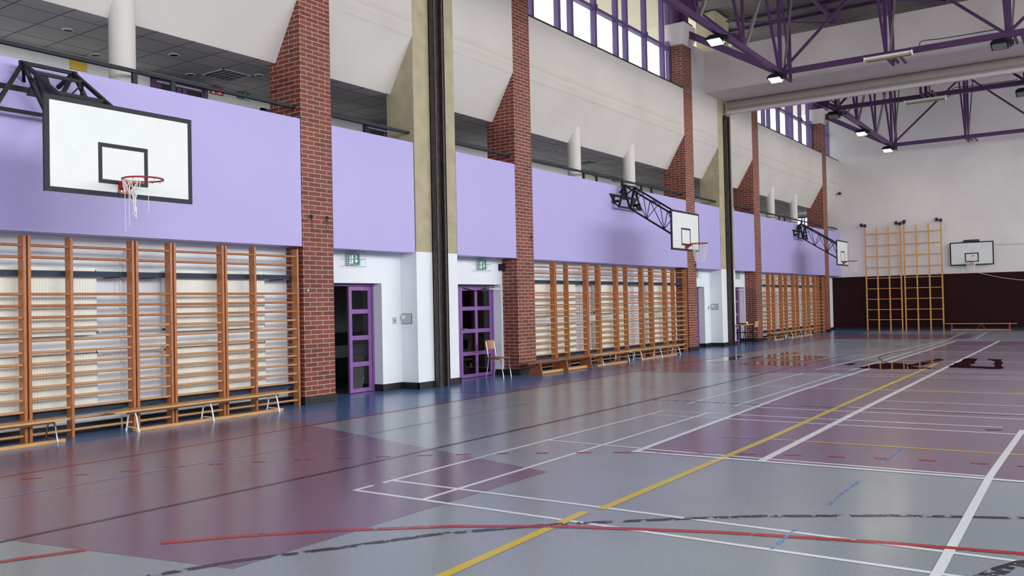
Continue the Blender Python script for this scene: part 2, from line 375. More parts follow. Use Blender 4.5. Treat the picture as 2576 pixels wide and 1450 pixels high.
    line([(0, 13.7), (.46, 27.2)], .05, 'worn_white'); line([(.7, 13.7), (.6, 27.5)], .05, 'worn_white')
    for yy in (13.85, 14.25, 17.0, 19.6, 20.5, 20.95, 23.8):
        line([(.1, yy), (13.4, yy+.9)], .045, 'worn_white')
    for yy in (28.4, 31.5, 34.5): line([(.1, yy), (13.4, yy+.8)], .05, 'worn_white')
    line([(.5, 28.3), (.2, 34.6)], .05, 'line_white'); line([(1.3, 28.3), (1.0, 34.6)], .05, 'worn_white')
    line([(9.4, -4), (9.4, 27)], .07, 'line_white', Z5)
    # yellow
    line([(2.3, -6), (2.116, -1.43), (2.06, 0.3)], .075, 'line_yellow', Z4); line([(2.12, .42), (2.13, 4.2), (2.03, 10), (1.97, 16.3)], .075, 'line_yellow', Z4)
    line([(2.14, 4.19), (4.55, 4.31), (10, 4.6)], .045, 'line_yellow', Z4); line([(2.02, 10.14), (4.1, 10.36), (10, 11)], .045, 'line_yellow', Z4)
    # red
    line([(-3.42, -8), (-3.42, -1.26), (-3.4, .6), (-3.45, 2.6)], .045, 'worn_red', Z5); line([(-3.45, 2.6), (-3.42, 12), (-3.5, 24)], .05, 'line_red', Z5)
    line([(-4.7, 6.6), (-3.43, 7.1)], .03, 'worn_red', Z5)
    arc = [(-1.2, -3.9), (-.75, -3.1), (-.447, -2.636), (-.234, -2.2)]
    line(arc, .06, 'line_red', Z5)
    line([(.056, -1.853), (.38, -1.46), (.851, -1.019), (1.497, -.51), (2.202, -.128), (3.089, .231), (4.027, .5), (4.825, .669), (6, .8), (7.2, .75)], .065, 'worn_red', Z5)
    # black
    line([(.2, -3.4), (.45, -2.75), (.647, -2.307), (.844, -1.844), (1.172, -1.329), (1.511, -.743), (2.067, -.118), (2.72, .423), (3.17, .773), (3.993, 1.27), (4.754, 1.615), (6, 1.9), (7.2, 2.0)], .06, 'worn_black', Z4)
    line([(-.98, -6), (-.946, -2.4), (-.79, .57), (-.7, 7.1), (-.68, 12.5), (-.6, 20)], .05, 'line_black', Z4)
    line([(-.69, 7.158), (1.469, 7.275), (4.33, 7.36), (13, 7.7)], .05, 'worn_black', Z4)
    line([(.969, 16.16), (.65, 16.9), (.35, 18.1), (.26, 19.9), (.435, 20.8), (.9, 21.6)], .06, 'line_black', Z4)
    line([(4.62, -.1), (4.70, .116), (4.748, .265), (4.84, .467), (5.0, .6)], .1, 'worn_black', Z4)
    # dashed red arc
    dash = [(-3.9, -2.6), (-3.204, -1.287), (-2.539, -.38), (-2.248, .083), (-1.606, .748), (-1.118, 1.161), (-.645, 1.542), (-.152, 1.908), (.538, 2.351), (1.102, 2.674), (1.609, 2.912), (2.189, 3.139), (2.684, 3.323), (3.213, 3.454), (3.683, 3.583), (4.396, 3.669), (5.4, 3.7), (6.5, 3.6)]
    seg = []
    for a, b in zip(dash, dash[1:]):
        for t in range(20): seg.append(Vector(a).lerp(Vector(b), t/20))
    acc = 0; cur = []
    for a, b in zip(seg, seg[1:]):
        acc += (b-a).length
        on = (acc % .41) < .19
        if on: cur.append(a)
        elif cur:
            if len(cur) > 1: line([cur[0], cur[-1]], .045, 'line_red' if cur[0].x > -.9 else 'faint_red', Z5)
            cur = []
    line([(-2.5, -6), (-2.44, -1.711), (-2.182, 2.234), (-2.2, 6)], .03, 'worn_pale', Z4)
    for a, b in (((3.495, 4.189), (3.501, 3.244)), ((3.51, 2.353), (3.507, 1.752)), ((3.51, 1.7), (3.521, 1.387)), ((3.517, .595), (3.535, .007))):
        line([a, b], .022, 'worn_blue', Z5)
    line([(1.6, 4.1), (2.1, 4.17)], .03, 'worn_pale', Z5); line([(4.06, 5.9), (4.2, 5.97)], .09, 'line_black', Z5)
    # puddles of standing water
    rnd = random.Random(5)
    def puddle(pts, m, jag=.09, sub=6):
        out = []; n = len(pts)
        for i in range(n):
            a = Vector(pts[i]); b = Vector(pts[(i+1) % n]); d = (b-a); nn = Vector((-d.y, d.x)).normalized()
            for k in range(sub): out.append(tuple(a+d*(k/sub)+nn*rnd.uniform(-jag, jag)))
        mb.flat(out, .0036, I[m])
    puddle([(-2.1, 14.75), (-1.1, 14.6), (-.5, 14.8), (-.9, 15.6), (-1.3, 16.2), (-1.9, 15.9)], 'water_mauve')
    puddle([(-1.5, 16.6), (-1.0, 16.5), (-.9, 18.1), (-1.5, 18.4), (-2.3, 17.1)], 'water_grey')
    puddle([(-3.2, 15.4), (-2.8, 15.4), (-2.7, 16.4), (-3.1, 18.0), (-3.3, 17.4)], 'water_grey', .05)
    puddle([(-2.6, 16.6), (-2.2, 17.2), (-2.0, 19.4), (-2.5, 20)], 'water_grey', .05)
    puddle([(.62, 14.5), (1.15, 14.25), (1.7, 14.5), (2.2, 14.8), (1.7, 15.2), (1.4, 16.0), (.9, 16.3), (.75, 15.4)], 'water_mauve', .07)
    puddle([(1.5, 15.3), (1.8, 15.6), (1.95, 17.6), (1.75, 18), (1.55, 16.8)], 'water_mauve', .05)
    puddle([(2.35, 15.2), (3.3, 15.05), (3.35, 15.5), (2.7, 15.75), (2.55, 18.2), (2.3, 18.3), (2.3, 16)], 'water_mauve', .05)
    puddle([(3.15, 15.6), (3.3, 15.6), (3.1, 18.0), (2.75, 18.2), (2.8, 17.9), (3.0, 17.4)], 'water_mauve', .04)
    puddle([(.2, 15.3), (.35, 15.2), (.4, 15.7), (.22, 15.8)], 'water_mauve', .02)
    return structure(mb, 'floor', mats, nofix=True)
build_floor()

# ------------------------------------------------------------------ left wall
def wall_left():
    mb = MB(); T = XW-.14
    for a, b in BAYS: mb.box(XW, T, a, b, 0, ZB+.1)
    for k in (-1, 0, 1):
        o = k*PER
        mb.box(XW, XW-.28, 4.886+o, 6.45+o, 1.97, ZB+.1); mb.box(XW, XW-.28, 6.45+o, 6.97+o, 0, ZB+.1)
        mb.box(XW, XW-.28, 8.19+o, 8.66+o, 0, ZB+.1); mb.box(XW, XW-.28, 8.66+o, 10.21+o, 1.97, ZB+.1); mb.box(XW, XW-.28, 10.21+o, 10.273+o, 0, ZB+.1)
    e = PIL[5]+PW
    mb.box(XW, XW-.28, e, e+.55, 1.97, ZB+.1); mb.box(XW, XW-.28, e+.55, YF, 0, ZB+.1)
    structure(mb, 'wall_left', ['white_paint'])
    # folded upper wall
    mb = MB(); f = XP-.003
    prof = [(f, ZK), (f, ZS), (-6.1, ZS), (-6.1, 5.57), (-5.89, 5.57)]
    mb.prism(prof, 1, YN, YF, 0)
    for k in (-1, 0, 1): mb.box(f, -5.9, PIL[1]+PW/2+k*PER, PIL[2]+PW/2+k*PER, ZS, 9.5)
    structure(mb, 'wall_left_upper', ['upper_wall'])
    # gallery behind the parapet
    mb = MB(); mb.box(XW, -8.1, YN, YF, 2.63, 3.45, 0); structure(mb, 'floor_gallery', ['gallery_floor'])
    mb = MB()
    x0, x1 = -7.9, -8.05
    mb.box(x0, x1, YN, YF, 3.45, 5.57)
    mb.box(-5.96, -6.2, YF, YF+.1, 3.45, 5.57); mb.box(-7.32, -7.9, YF, YF+.1, 3.45, 5.57); mb.box(-6.2, -7.32, YF, YF+.1, 5.47, 5.57); mb.box(-6.2, -7.32, YF, YF+.1, 3.45, 4.3)
    structure(mb, 'wall_gallery', ['gallery_white'])
    mb = MB(); mb.box(-6.1, -8.05, YN, YF, 5.57, 5.7); structure(mb, 'ceiling_gallery', ['ceiling_tile'])
    mb = MB(); mb.box(-5.895, -6.1, YN, YF, 5.565, 5.572); structure(mb, 'trim_1', ['ceiling_tile'])
    # dark rooms behind the doors
    for k in (0, 1):
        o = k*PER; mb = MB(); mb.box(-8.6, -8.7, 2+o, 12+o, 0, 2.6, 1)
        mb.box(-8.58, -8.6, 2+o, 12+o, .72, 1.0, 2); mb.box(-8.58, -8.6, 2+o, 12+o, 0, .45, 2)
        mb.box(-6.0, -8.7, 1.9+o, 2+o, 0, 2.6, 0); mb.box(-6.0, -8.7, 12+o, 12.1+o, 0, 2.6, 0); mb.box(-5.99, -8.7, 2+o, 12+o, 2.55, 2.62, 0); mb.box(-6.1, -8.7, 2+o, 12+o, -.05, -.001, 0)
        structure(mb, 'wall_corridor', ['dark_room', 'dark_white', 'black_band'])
wall_left()

# parapets
def parapets():
    segs = []
    for a, b in BAYS: segs.append((a+.006, b-.02))
    for k in (-1, 0, 1): segs += [(PIL[1]+PW+.006+k*PER, COLS[0][0]-.035+k*PER), (COLS[0][1]+.006+k*PER, PIL[2]-.02+k*PER)]
    segs.append((PIL[5]+PW+.006, YF-.002))
    for i, (a, b) in enumerate(sorted(segs)):
        mb = MB(); mb.box(XP+.004, XW+.003, a, b, ZB, ZT)
        o = structure(mb, 'wall_parapet', ['lilac_paint'])
parapets()

# brick pillars and their concrete heads
def pillars():
    for i, y in enumerate(PIL):
        mb = MB(); mb.box(XP, -6.04, y, y+PW, 0, ZS); mb.box(XP, -5.85, y, y+PW, ZS, 9.35)
        o = structure(mb, 'brick_pillar', ['brick'])
        mb = MB(); a, b = y, y+PW; x0, x1 = -5.85, XP
        def ring(d, z): return [(x0, a-d, z), (x1+d, a-d, z), (x1+d, b+d, z), (x0, b+d, z)]
        vs = ring(.0, 9.35)+ring(.12, 9.6)+ring(.12, 9.98); mb.add(vs, [(3, 2, 1, 0), (8, 9, 10, 11)]+[(r*4+i_, r*4+(i_+1) % 4, r*4+4+(i_+1) % 4, r*4+4+i_) for r in (0, 1) for i_ in range(4)])
        structure(mb, 'trim_pillar_head', ['beam_paint'])
pillars()

# concrete columns with curtain channels
for k in (-1, 0, 1):
    o = k*PER; a, b = COLS[0][0]+o, COLS[0][1]+o
    mb = MB(); mb.box(XP, -5.98, a, b, 0, 2.55, 1); mb.box(XP, -5.98, a, b, 2.55, 11.1, 0)
    structure(mb, 'concrete_column', ['cream_concrete', 'white_paint'])
    mb = MB(); c0, c1 = a+.46, a+.78; xf = XP+.12
    mb.box(XP, xf, c0, c0+.02, .0, 7.69); mb.box(XP, xf, c1-.02, c1, .0, 7.69); mb.box(XP, XP+.02, c0, c1, .0, 7.69)
    mb.box(xf-.015, xf, c0-.008, c0+.07, 0, 7.69); mb.box(xf-.015, xf, c1-.07, c1+.008, 0, 7.69)
    solo(mb, 'curtain_guide_rail', ['steel_brown'], ['dark steel guide channel on the column behind the camera', 'tall dark steel guide channel on the nearest concrete column, between the two purple doors', 'dark steel guide channel running up to the dividing curtain roll beyond the second hoop'][k+1], 'guide rail')

# skirting
def skirting():
    mb = MB(); h = .125; t = .02
    def seg(x, y0, y1): mb.box(x, x+t, y0, y1, 0, h)
    for a, b in BAYS: seg(XW, a, b)
    for k in (-1, 0, 1):
        o = k*PER
        mb.box(XW-.22, XW, 6.45+o-t, 6.45+o, 0, h); seg(XW, 6.45+o-t, 6.97+o-t); mb.box(XW, XP+t, 6.97+o-t, 6.97+o, 0, h); seg(XP, 6.97+o-t, 7.42+o)
        seg(XP, 7.76+o, 8.19+o+.04); mb.box(XP+t, XW, 8.19+o, 8.19+o+t, 0, h); seg(XW, 8.21+o, 8.66+o); mb.box(XW-.2, XW, 10.21+o-t, 10.21+o, 0, h); seg(XW, 10.19+o, 10.27+o)
    for y in PIL:
        seg(XP, y-t, y+PW+t); mb.box(XW, XP, y-t, y, 0, h)
    seg(XW, PIL[5]+PW+.55, YF)
    structure(mb, 'baseboard_left', ['black_rubber'])
    mb = MB(); mb.box(XW, XR, YF-.05, YF-.026, 0, .1); structure(mb, 'baseboard_far', ['black_rubber'])
skirting()

# ------------------------------------------------------------------ other walls, roof
def shell():
    mb = MB(); mb.box(-5.95, XR+.3, YF, YF+.3, 0, ZROOF+.3, 0); mb.box(-8.1, -5.95, YF, YF+.3, 0, 3.45, 0)
    structure(mb, 'wall_far', ['far_wall_paint'])
    mb = MB(); mb.box(XW+.005, XR, YF-.026, YF, 0, 2.47, 0); structure(mb, 'trim_far_panelling', ['dark_boards'])
    # right wall with a long window band
    mb = MB(); mb.box(XR, XR+.3, YN, YF, 0, 5.4); mb.box(XR, XR+.3, YN, YF, 10.4, ZROOF+.3)
    for y in (YN, -2.6, 7, 16.6, 26.2, 35.8): mb.box(XR, XR+.3, y, y+.5, 5.4, 10.4)
    structure(mb, 'wall_right', ['grey_white_paint'])
    mb = MB(); mb.box(-8.1, XR+.3, YN-.3, YN, 0, 1.8); mb.box(-8.1, XR+.3, YN-.3, YN, 7.4, ZROOF+.3); mb.box(-8.1, -3, YN-.3, YN, 1.8, 7.4); mb.box(16, XR+.3, YN-.3, YN, 1.8, 7.4)
    structure(mb, 'wall_near', ['near_wall_paint'])
    # corrugated roof deck, ribs running across the hall
    mb = MB(); y = YN; prof = []
    while y < YF+.3:
        prof += [(y, ZROOF), (y+.07, ZROOF), (y+.1, ZROOF-.05), (y+.18, ZROOF-.05), (y+.21, ZROOF)]; y += .25
    vs = []; fs = []
    for i, (yy, z) in enumerate(prof):
        vs += [(-6.05, yy, z), (XR+.3, yy, z)]
        if i: fs.append((2*i-2, 2*i-1, 2*i+1, 2*i))
    mb.add(vs, fs); structure(mb, 'ceiling', ['deck_grey'], nofix=True)
    # beam that carries the dividing curtain
    mb = MB(); mb.box(XP-.002, XR, 21.1, 22.9, 8.16, 9.5); structure(mb, 'trim_beam', ['beam_paint'])
    mb = MB(); mb.box(XP-.002, XR, 21.1-PER, 22.9-PER, 8.16, 9.5); structure(mb, 'trim_beam', ['beam_paint'])
    # eaves outside the clerestory
    mb = MB(); mb.box(-6.0, -8.3, YN, YF+3, 11.0, 11.15); structure(mb, 'trim_eaves', ['eave_render'])
    mb = MB(); mb.box(-8.2, -6.1, YN, YF, 5.7, 5.9); structure(mb, 'trim_gallery_roof', ['eave_render'])
    mb = MB(); mb.box(-8.7, -70, YN-30, YF+40, -.3, -.1); structure(mb, 'ground_bounce', ['bounce_ground'])  # unseen ground, added to govern the light bounced up onto the eaves
shell()

# curtain roll under the beam
for k, lab in ((1, 'long grey rolled-up dividing curtain under the white beam'), (0, 'rolled-up dividing curtain under the near beam, above the camera view')):
    o = (k-1)*PER
    t = thing('dividing_curtain_roll', (XP, 23.1+o, 7.9), lab, 'curtain')
    MB().tube([(XP+.14, 22.80+o, 7.985), (XR-.01, 22.80+o, 7.985)], .17, 24).build('roll', 'roll_grey', t)
    mb = MB(); mb.box(XP+.14, XR-.03, 22.62+o, 22.74+o, 7.70, 7.80); mb.build('bottom_bar', 'roll_light', t)
    mb = MB(); mb.box(XP+.14, XR-.02, 22.63+o, 22.93+o, 7.79, 7.86); mb.build('bottom_hem', 'roll_grey', t)

# ------------------------------------------------------------------ clerestory windows
WN = [0]
def clerestory(a, b, muls, kind):
    WN[0] += 1
    t = thing('window_%d' % WN[0], (-5.78, a, ZS), kind, 'window'); t['kind'] = 'structure'
    z0, z1, zt = ZS+.02, 10.75, 9.22; xf, xb = -5.72, -5.84
    mb = MB(); mb.box(XP+.012, XP-.04, a, b, ZS-.004, ZS+.035); mb.build('sill', 'sill_metal', t)
    mb = MB(); mb.box(xf, xb, a, a+.07, z0, z1); mb.box(xf, xb, b-.07, b, z0, z1); mb.box(xf, xb, a, b, z1-.07, z1); mb.box(xf, xb, a, b, z0, z0+.06)
    mb.box(xf+.03, xb, a, b, zt, zt+.08); mb.build('outer_frame', 'purple_window', t)
    for i, y in enumerate(muls):
        mb = MB(); mb.box(xf+.02, xb, y-.055, y+.055, z0, z1)
        if i % 3 == 0: mb.box(xf+.07, xf, y-.03, y+.03, zt-.02, zt+.14)
        mb.build('mullion', 'purple_window', t)
    mb = MB(); mb.box(-5.795, -5.80, a+.02, b-.02, z0, z1); mb.build('glass', 'clear_glass', t)
base = [11.72, 12.92, 13.54, 14.75, 15.97, 16.55, 17.75, 18.97]
clerestory(BAYS[1][0]+.0, BAYS[1][1], base, 'purple clerestory window over the second lilac parapet bay')
clerestory(BAYS[2][0], BAYS[2][1], [y+PER for y in base], 'purple clerestory window in the far half of the hall')
clerestory(PIL[5]+PW, YF, [PIL[5]+PW+.7, PIL[5]+PW+1.4], 'last purple window pane beside the far wall')
clerestory(BAYS[0][0], BAYS[0][1], [y-PER for y in base], 'purple clerestory window over the first bay')

# ------------------------------------------------------------------ roof trusses
ZC, ZTOP = 8.05, 10.7
def truss(y, stub, label):
    t = thing('roof_truss', (-5.3, y, ZC), label, 'roof truss', 'purple steel roof trusses')
    pm = 'purple_truss'
    def mem(p, q, w=.07, h=.07, name='diagonal', m=pm): return MB().bar(p, q, w, h).build(name, m, t)
    mem((-2.45, y, ZC), (15.9, y, ZC), .1, .15, 'bottom_chord')
    mem((-5.9, y, ZTOP), (XR, y, ZTOP), .12, .16, 'top_chord')
    mem((-2.45, y, ZC), (-5.75, y, 10.0), .12, .2, 'end_strut'); mem((15.9, y, ZC), (18.75, y, 9.9), .12, .2, 'end_strut')
    mb = MB(); mb.box(-5.95, -5.2, y-.25, y+.25, 9.985, 10.03); mb.box(-5.9, -5.25, y-.04, y+.04, 10.03, 10.62)
    mb.box(-5.6, -5.5, y-.22, y+.22, 10.03, 10.62); mb.build('bearing_shoe', pm, t)
    xs = [-2.45+2.85*i for i in range(7)]
    mem((-2.45, y, ZC), (-5.2, y, 10.62))
    for i, x in enumerate(xs):
        if i < 6 and i % 2 == 0: mem((x, y, ZC), (x+2.85, y, ZTOP-.06))
        if i > 0 and i % 2 == 0: mem((x, y, ZC), (x-2.85, y, ZTOP-.06))
        mem((x, y, ZC), (x, y, ZTOP-.06), .09, .09, 'post')
        mem((x, y, ZC), (x-.04, y-1.5*stub, ZTOP-.06), .06, .06, 'brace')
        mem((x+.1, y, ZC), (x+.3, y+.4*stub, ZTOP-.06), .05, .05, 'hanger', 'grey_truss')
        # side outrigger
        mb = MB(); mb.bar((x, y, ZC-.06), (x, y+.95*stub, ZC-.06), .06, .06); 
        if i: mb.bar((x+.16, y, ZC-.06), (x+.16, y+.8*stub, ZC-.06), .06, .06); mb.bar((x+.32, y, ZC-.06), (x+.32, y+.95*stub, ZC-.06), .06, .06)
        mb.build('outrigger', pm, t)
        mem((x, y+.95*stub, ZC-.09), (x, y+.95*stub, ZTOP-.06), .07, .07, 'outer_post')
        mem((x, y+.9*stub, ZC), (x-.0, y+.2*stub, ZTOP-.06), .05, .05, 'brace')
    return t
truss(PIL[2]+PW/2, 1, 'purple roof truss above the second brick pillar')
truss(PIL[3]+PW/2, 1, 'purple roof truss in front of the white beam, resting on a brick pillar head')
truss(PIL[4]+PW/2, -1, 'purple roof truss just behind the white curtain beam')
truss(PIL[5]+PW/2, 1, 'farthest purple roof truss, in front of the far wall')
truss(PIL[1]+PW/2, -1, 'purple roof truss above the first brick pillar')
def edge_truss(y0, y1, label, x=-2.45):
    t = thing('edge_truss', (x, y0, ZC), label, 'roof truss', 'purple edge trusses along the hall')
    def mem(p, q, w=.07, h=.07, name='diagonal', m='purple_truss'): return MB().bar(p, q, w, h).build(name, m, t)
    mem((x, y0+.05, ZC), (x, y1-.05, ZC), .11, .14, 'bottom_chord'); mem((x, y0+.06, ZTOP), (x, y1-.06, ZTOP), .1, .12, 'top_chord')
    n = 3; d = (y1-y0)/n
    for i in range(1, n):
        y = y0+d*i
        mem((x, y, ZC), (x, y, ZTOP-.06), .07, .07, 'post'); mem((x, y, ZC), (x, y-d/2, ZTOP-.06))
        mem((x, y+.12, ZC), (x+.25, y+d/2, ZTOP-.06), .07, .07, 'hanger', 'grey_truss')
    mem((x, y1-.1, ZC), (x, y1-d/2, ZTOP-.06))
    mem((x+.4, y0+.3, ZC-.0), (x, y0+1.3, ZC), .05, .05, 'brace')
edge_truss(PIL[2]+PW/2, PIL[3]+PW/2, 'sloping-looking purple edge truss carrying two lit floodlights, nearer half of hall')
edge_truss(PIL[4]+PW/2, PIL[5]+PW/2, 'purple edge truss carrying floodlights, behind the curtain beam')
# roof purlins and bracing under the deck
for i in range(8):
    x = -5.9+3.5*i
    mb = MB(); mb.box(x, x+.12, YN, YF, ZROOF-.22, ZROOF-.06); solo(mb, 'roof_purlin', ['purple_truss'], 'purple purlin under the corrugated roof, running along the hall', 'purlin', 'roof purlins')
for j, (y0, y1) in enumerate(((22.8, 25.7), (25.9, 29.4), (29.4, 34.8), (12, 19.6))):
    for x in (-5.8, -2.3, 1.2, 4.7):
        mb = MB(); mb.bar((x, y0, ZROOF-.2), (x+3.4, y1, ZROOF-.2), .05, .05)
        solo(mb, 'roof_brace', ['purple_truss'], 'diagonal purple brace under the corrugated roof deck', 'brace', 'diagonal roof braces')
for y in (23.6, 24.6, 28, 31):
    mb = MB(); mb.bar((-5.8, y, ZROOF-.12), (XR, y, ZROOF-.12), .06, .1)
    solo(mb, 'roof_purlin', ['purple_truss'], 'purple purlin running across the hall under the roof deck', 'purlin', 'cross purlins')

# ------------------------------------------------------------------ floodlights
def flood(x, y, z, on, label, group):
    t = thing('floodlight', (x, y, z), label, 'floodlight', group)
    # housing: half-dome shell, wide along X
    th = math.radians(-14); ct, st = math.cos(th), math.sin(th)
    def rot(mb_):
        for v in mb_.v:
            dy, dz = v.y-y, v.z-z; v.y = y+dy*ct-dz*st; v.z = z+dy*st+dz*ct
        return mb_
    mb = MB(); n = 10; vs = []; fs = []
    for s, xx in enumerate((-.20, -.14, .10, .16)):
        k = .7 if s in (0, 3) else 1
        for i in range(n+1):
            a = math.pi*i/n; vs.append((x+xx, y+math.cos(a)*.16, z+math.sin(a)*.17*k))
    m_ = n+1
    for s in range(3):
        for i in range(n): fs.append((s*m_+i, s*m_+i+1, (s+1)*m_+i+1, (s+1)*m_+i))
    fs.append(tuple(range(m_))); fs.append(tuple(range(3*m_, 4*m_)))
    mb.add(vs, fs); mb.box(x-.21, x+.17, y-.18, y-.15, z-.03, z+.02); mb.box(x-.21, x+.17, y+.15, y+.18, z-.03, z+.02); mb.box(x-.21, x-.18, y-.18, y+.18, z-.03, z+.02); mb.box(x+.14, x+.17, y-.18, y+.18, z-.03, z+.02)
    hs = rot(mb).build('housing', 'lamp_housing', t)
    mb = MB(); mb.box(x-.18, x+.14, y-.15, y+.15, z-.035, z-.01); rot(mb).build('lens', 'lamp_on' if on else 'lamp_off', hs, label='glowing white lens' if on else 'dull grey unlit lens')
    mb = MB(); mb.tube([(x+.03, y+.02, z+.12), (x+.03, y+.02, ZC-.07)], .02, 8); mb.box(x+.165, x+.30, y-.06, y+.06, z-.03, z+.09); mb.bar((x+.24, y, z+.08), (x+.12, y, ZC-.07), .03, .03); mb.build('bracket', 'lamp_housing', t)
    if on:
        l = bpy.data.lights.new('floodlight_glow', 'AREA'); l.shape = 'RECTANGLE'; l.size = .38; l.size_y = .28; l.energy = 60; l.color = (1, .9, .75)
        o = bpy.data.objects.new('floodlight_glow', l); C.objects.link(o); o.parent = t; o.location = (0, 0, -.03)
flood(-2.5, 14.95, 7.84, True, 'lit floodlight on the purple edge truss, highest and leftmost in view', None)
flood(-2.5, 19.5, 7.82, True, 'lit floodlight at the corner node of the truss in front of the curtain beam', None)
flood(-2.5, 25.75, 7.80, False, 'unlit black floodlight just behind the curtain beam', None)
flood(-2.5, 29.75, 7.80, True, 'lit floodlight in the middle of the far edge truss', None)
flood(-2.5, 34.4, 7.78, True, 'lit floodlight at the lowest corner of the farthest truss', None)
flood(3.1, 19.75, 7.8, False, 'unlit black floodlight under the front truss at the right edge of the picture', None)
flood(3.15, 25.8, 7.72, False, 'unlit floodlight behind the beam, at the very right edge', None)
def batten(x0, x1, y, z, label, cab):
    t = thing('tube_light', (x0, y, z), label, 'tube light')
    mb = MB(); mb.box(x0, x1, y-.07, y+.07, z, z+.06); bo = mb.build('body', 'white_enamel', t)
    mb = MB(); mb.box(x0+.03, x1-.03, y-.085, y-.075, z-.05, z); mb.box(x0+.03, x1-.03, y+.075, y+.085, z-.05, z)
    n = 22
    for i in range(n+1):
        xx = x0+.04+(x1-x0-.08)*i/n; mb.box(xx-.004, xx+.004, y-.075, y+.075, z-.045, z)
    mb.build('louvre', 'buff_card', bo)
    for xx in (x0-.02, x1): 
        mb = MB(); mb.box(xx, xx+.025, y-.09, y+.09, z-.05, z+.07); mb.build('end_cap', 'white_enamel', bo)
    if cab:
        MB().tube([(x1+.02, y, z+.02), (x1+.12, y, z+.02), (x1+.17, y, z+.08), (x1+.2, y+.1, z+.28), (x1+.3, y+.22, z+.33), (x1+.6, y+.25, z+.31), (x1+1.2, y+.25, z+.30), (x1+2.0, y+.25, z+.30)], .012, 6).build('cable', 'cable_black', t)
batten(-.08, 1.08, 19.5, 7.92, 'white louvred tube light under the front purple truss', True)
batten(-.2, 1.0, 25.55, 7.86, 'white louvred tube light under the purple truss behind the beam', True)

# ------------------------------------------------------------------ gallery fittings
for k in range(3):
    for s in (-1.52, 1.5):
        y = PER*k-.02+s+.03
        if k == 0 and s < 0: continue
        lab = {(0, 1.5): 'round white gallery column over the nearest lilac parapet', (1, -1.52): 'left round white gallery column behind the second long parapet', (1, 1.5): 'right round white gallery column behind the second long parapet',
               (2, -1.52): 'left round white gallery column in the farthest bay', (2, 1.5): 'right round white gallery column in the farthest bay'}[(k, s)]
        mb = MB(); mb.tube([(-5.83, y, 3.45), (-5.83, y, 6.5)], .172, 32); solo(mb, 'round_column', ['upper_wall'], lab, 'column', kind='structure')
def rail(a, b, posts, label):
    t = thing('handrail', (-5.45, a, ZT), label, 'handrail', 'gallery handrails')
    MB().box(-5.48, -5.42, a, b, 4.755, 4.80).build('top_rail', 'rail_steel', t)
    for y in posts:
        MB().box(-5.475, -5.435, y-.035, y+.035, ZT, 4.755).build('post', 'rail_steel', t)
rel = [1.43, 2.03]
rail(BAYS[0][0], BAYS[0][1]+.0, [-3, -2.2, 1.45, 2.03], 'dark steel handrail above the nearest lilac parapet')
rail(PIL[1]+PW, COLS[0][0], [], 'dark steel handrail between first brick pillar and first concrete column')
rail(COLS[0][1], PIL[2], [], 'dark steel handrail between first concrete column and second brick pillar')
rail(BAYS[1][0], BAYS[1][1], [13.5, 14.15, 15.55, 16.7, 17.35], 'dark steel handrail above the parapet of the second hoop')
rail(PIL[3]+PW, COLS[1][0], [], 'dark steel handrail just before the second concrete column')
rail(COLS[1][1], PIL[4], [], 'dark steel handrail just after the second concrete column')
rail(BAYS[2][0], BAYS[2][1], [28.8, 29.45, 31.7], 'dark steel handrail above the farthest long parapet')
rail(PIL[5]+PW, YF, [], 'short dark handrail ending at the far wall')

def glyph_exit(mb, x, y0, y1, z0, z1, m, man=True):
    # running man in the left half, down arrow in the right half, on the plane x
    w = (y1-y0); h = z1-z0
    def pl(pts):
        mb.add([(x, y0+u*w, z0+v*h) for u, v in pts], [tuple(range(len(pts)))], m)
    def poly(pts): pl(pts)
    # door + man
    poly([(.04, .08), (.44, .08), (.44, .92), (.30, .92), (.30, .20), (.04, .20)])
    poly([(.15, .78), (.20, .84), (.25, .78), (.20, .70)])
    poly([(.12, .66), (.24, .68), (.22, .42), (.13, .44)])
    poly([(.13, .44), (.22, .44), (.27, .24), (.22, .22), (.17, .36), (.06, .26), (.04, .32)])
    poly([(.06, .58), (.12, .66), (.13, .58), (.08, .5)])
    # arrow
    poly([(.68, .9), (.76, .9), (.76, .42), (.86, .5), (.86, .38), (.72, .12), (.58, .38), (.58, .5), (.68, .42)])
def exit_sign(y0, y1, z0, z1, label, big=True):
    t = thing('exit_sign', (XW+.03, (y0+y1)/2, z0), label, 'exit sign')
    mb = MB(); mb.box(XW, XW+.05, y0, y1, z0, z1); hs = mb.build('housing', 'switch_grey', t)
    mb = MB(); mb.box(XW+.05, XW+.054, y0+.015, y1-.015, z0+.012, z1-.012, 0); glyph_exit(mb, XW+.0552, y0+.02, y1-.02, z0+.015, z1-.015, 1)
    mb.build('face', ['green_sign', 'sign_white'], hs, nofix=True)
    mb = MB(); a, b, c, d = y0-.12, y1+.1, z0-.02, z1+.03
    for zz in (c, (c+d)/2, d): mb.tube([(XW, a, zz), (XW+.09, a, zz), (XW+.09, b, zz), (XW, b, zz)], .003, 5)
    for i in range(5):
        yy = a+(b-a)*i/4; mb.tube([(XW+.09, yy, c), (XW+.09, yy, d)], .003, 5)
    mb.build('wire_guard', 'chrome', t)
    return t
exit_sign(5.55, 5.86, 2.28, 2.49, 'green exit sign in a wire cage over the open purple door')
exit_sign(9.34, 9.63, 2.28, 2.49, 'green exit sign in a wire cage over the closed purple door')
exit_sign(5.55+PER, 5.86+PER, 2.28, 2.49, 'green exit sign half hidden behind the third brick pillar')
exit_sign(9.34+PER, 9.63+PER, 2.28, 2.49, 'green exit sign past the second concrete column')
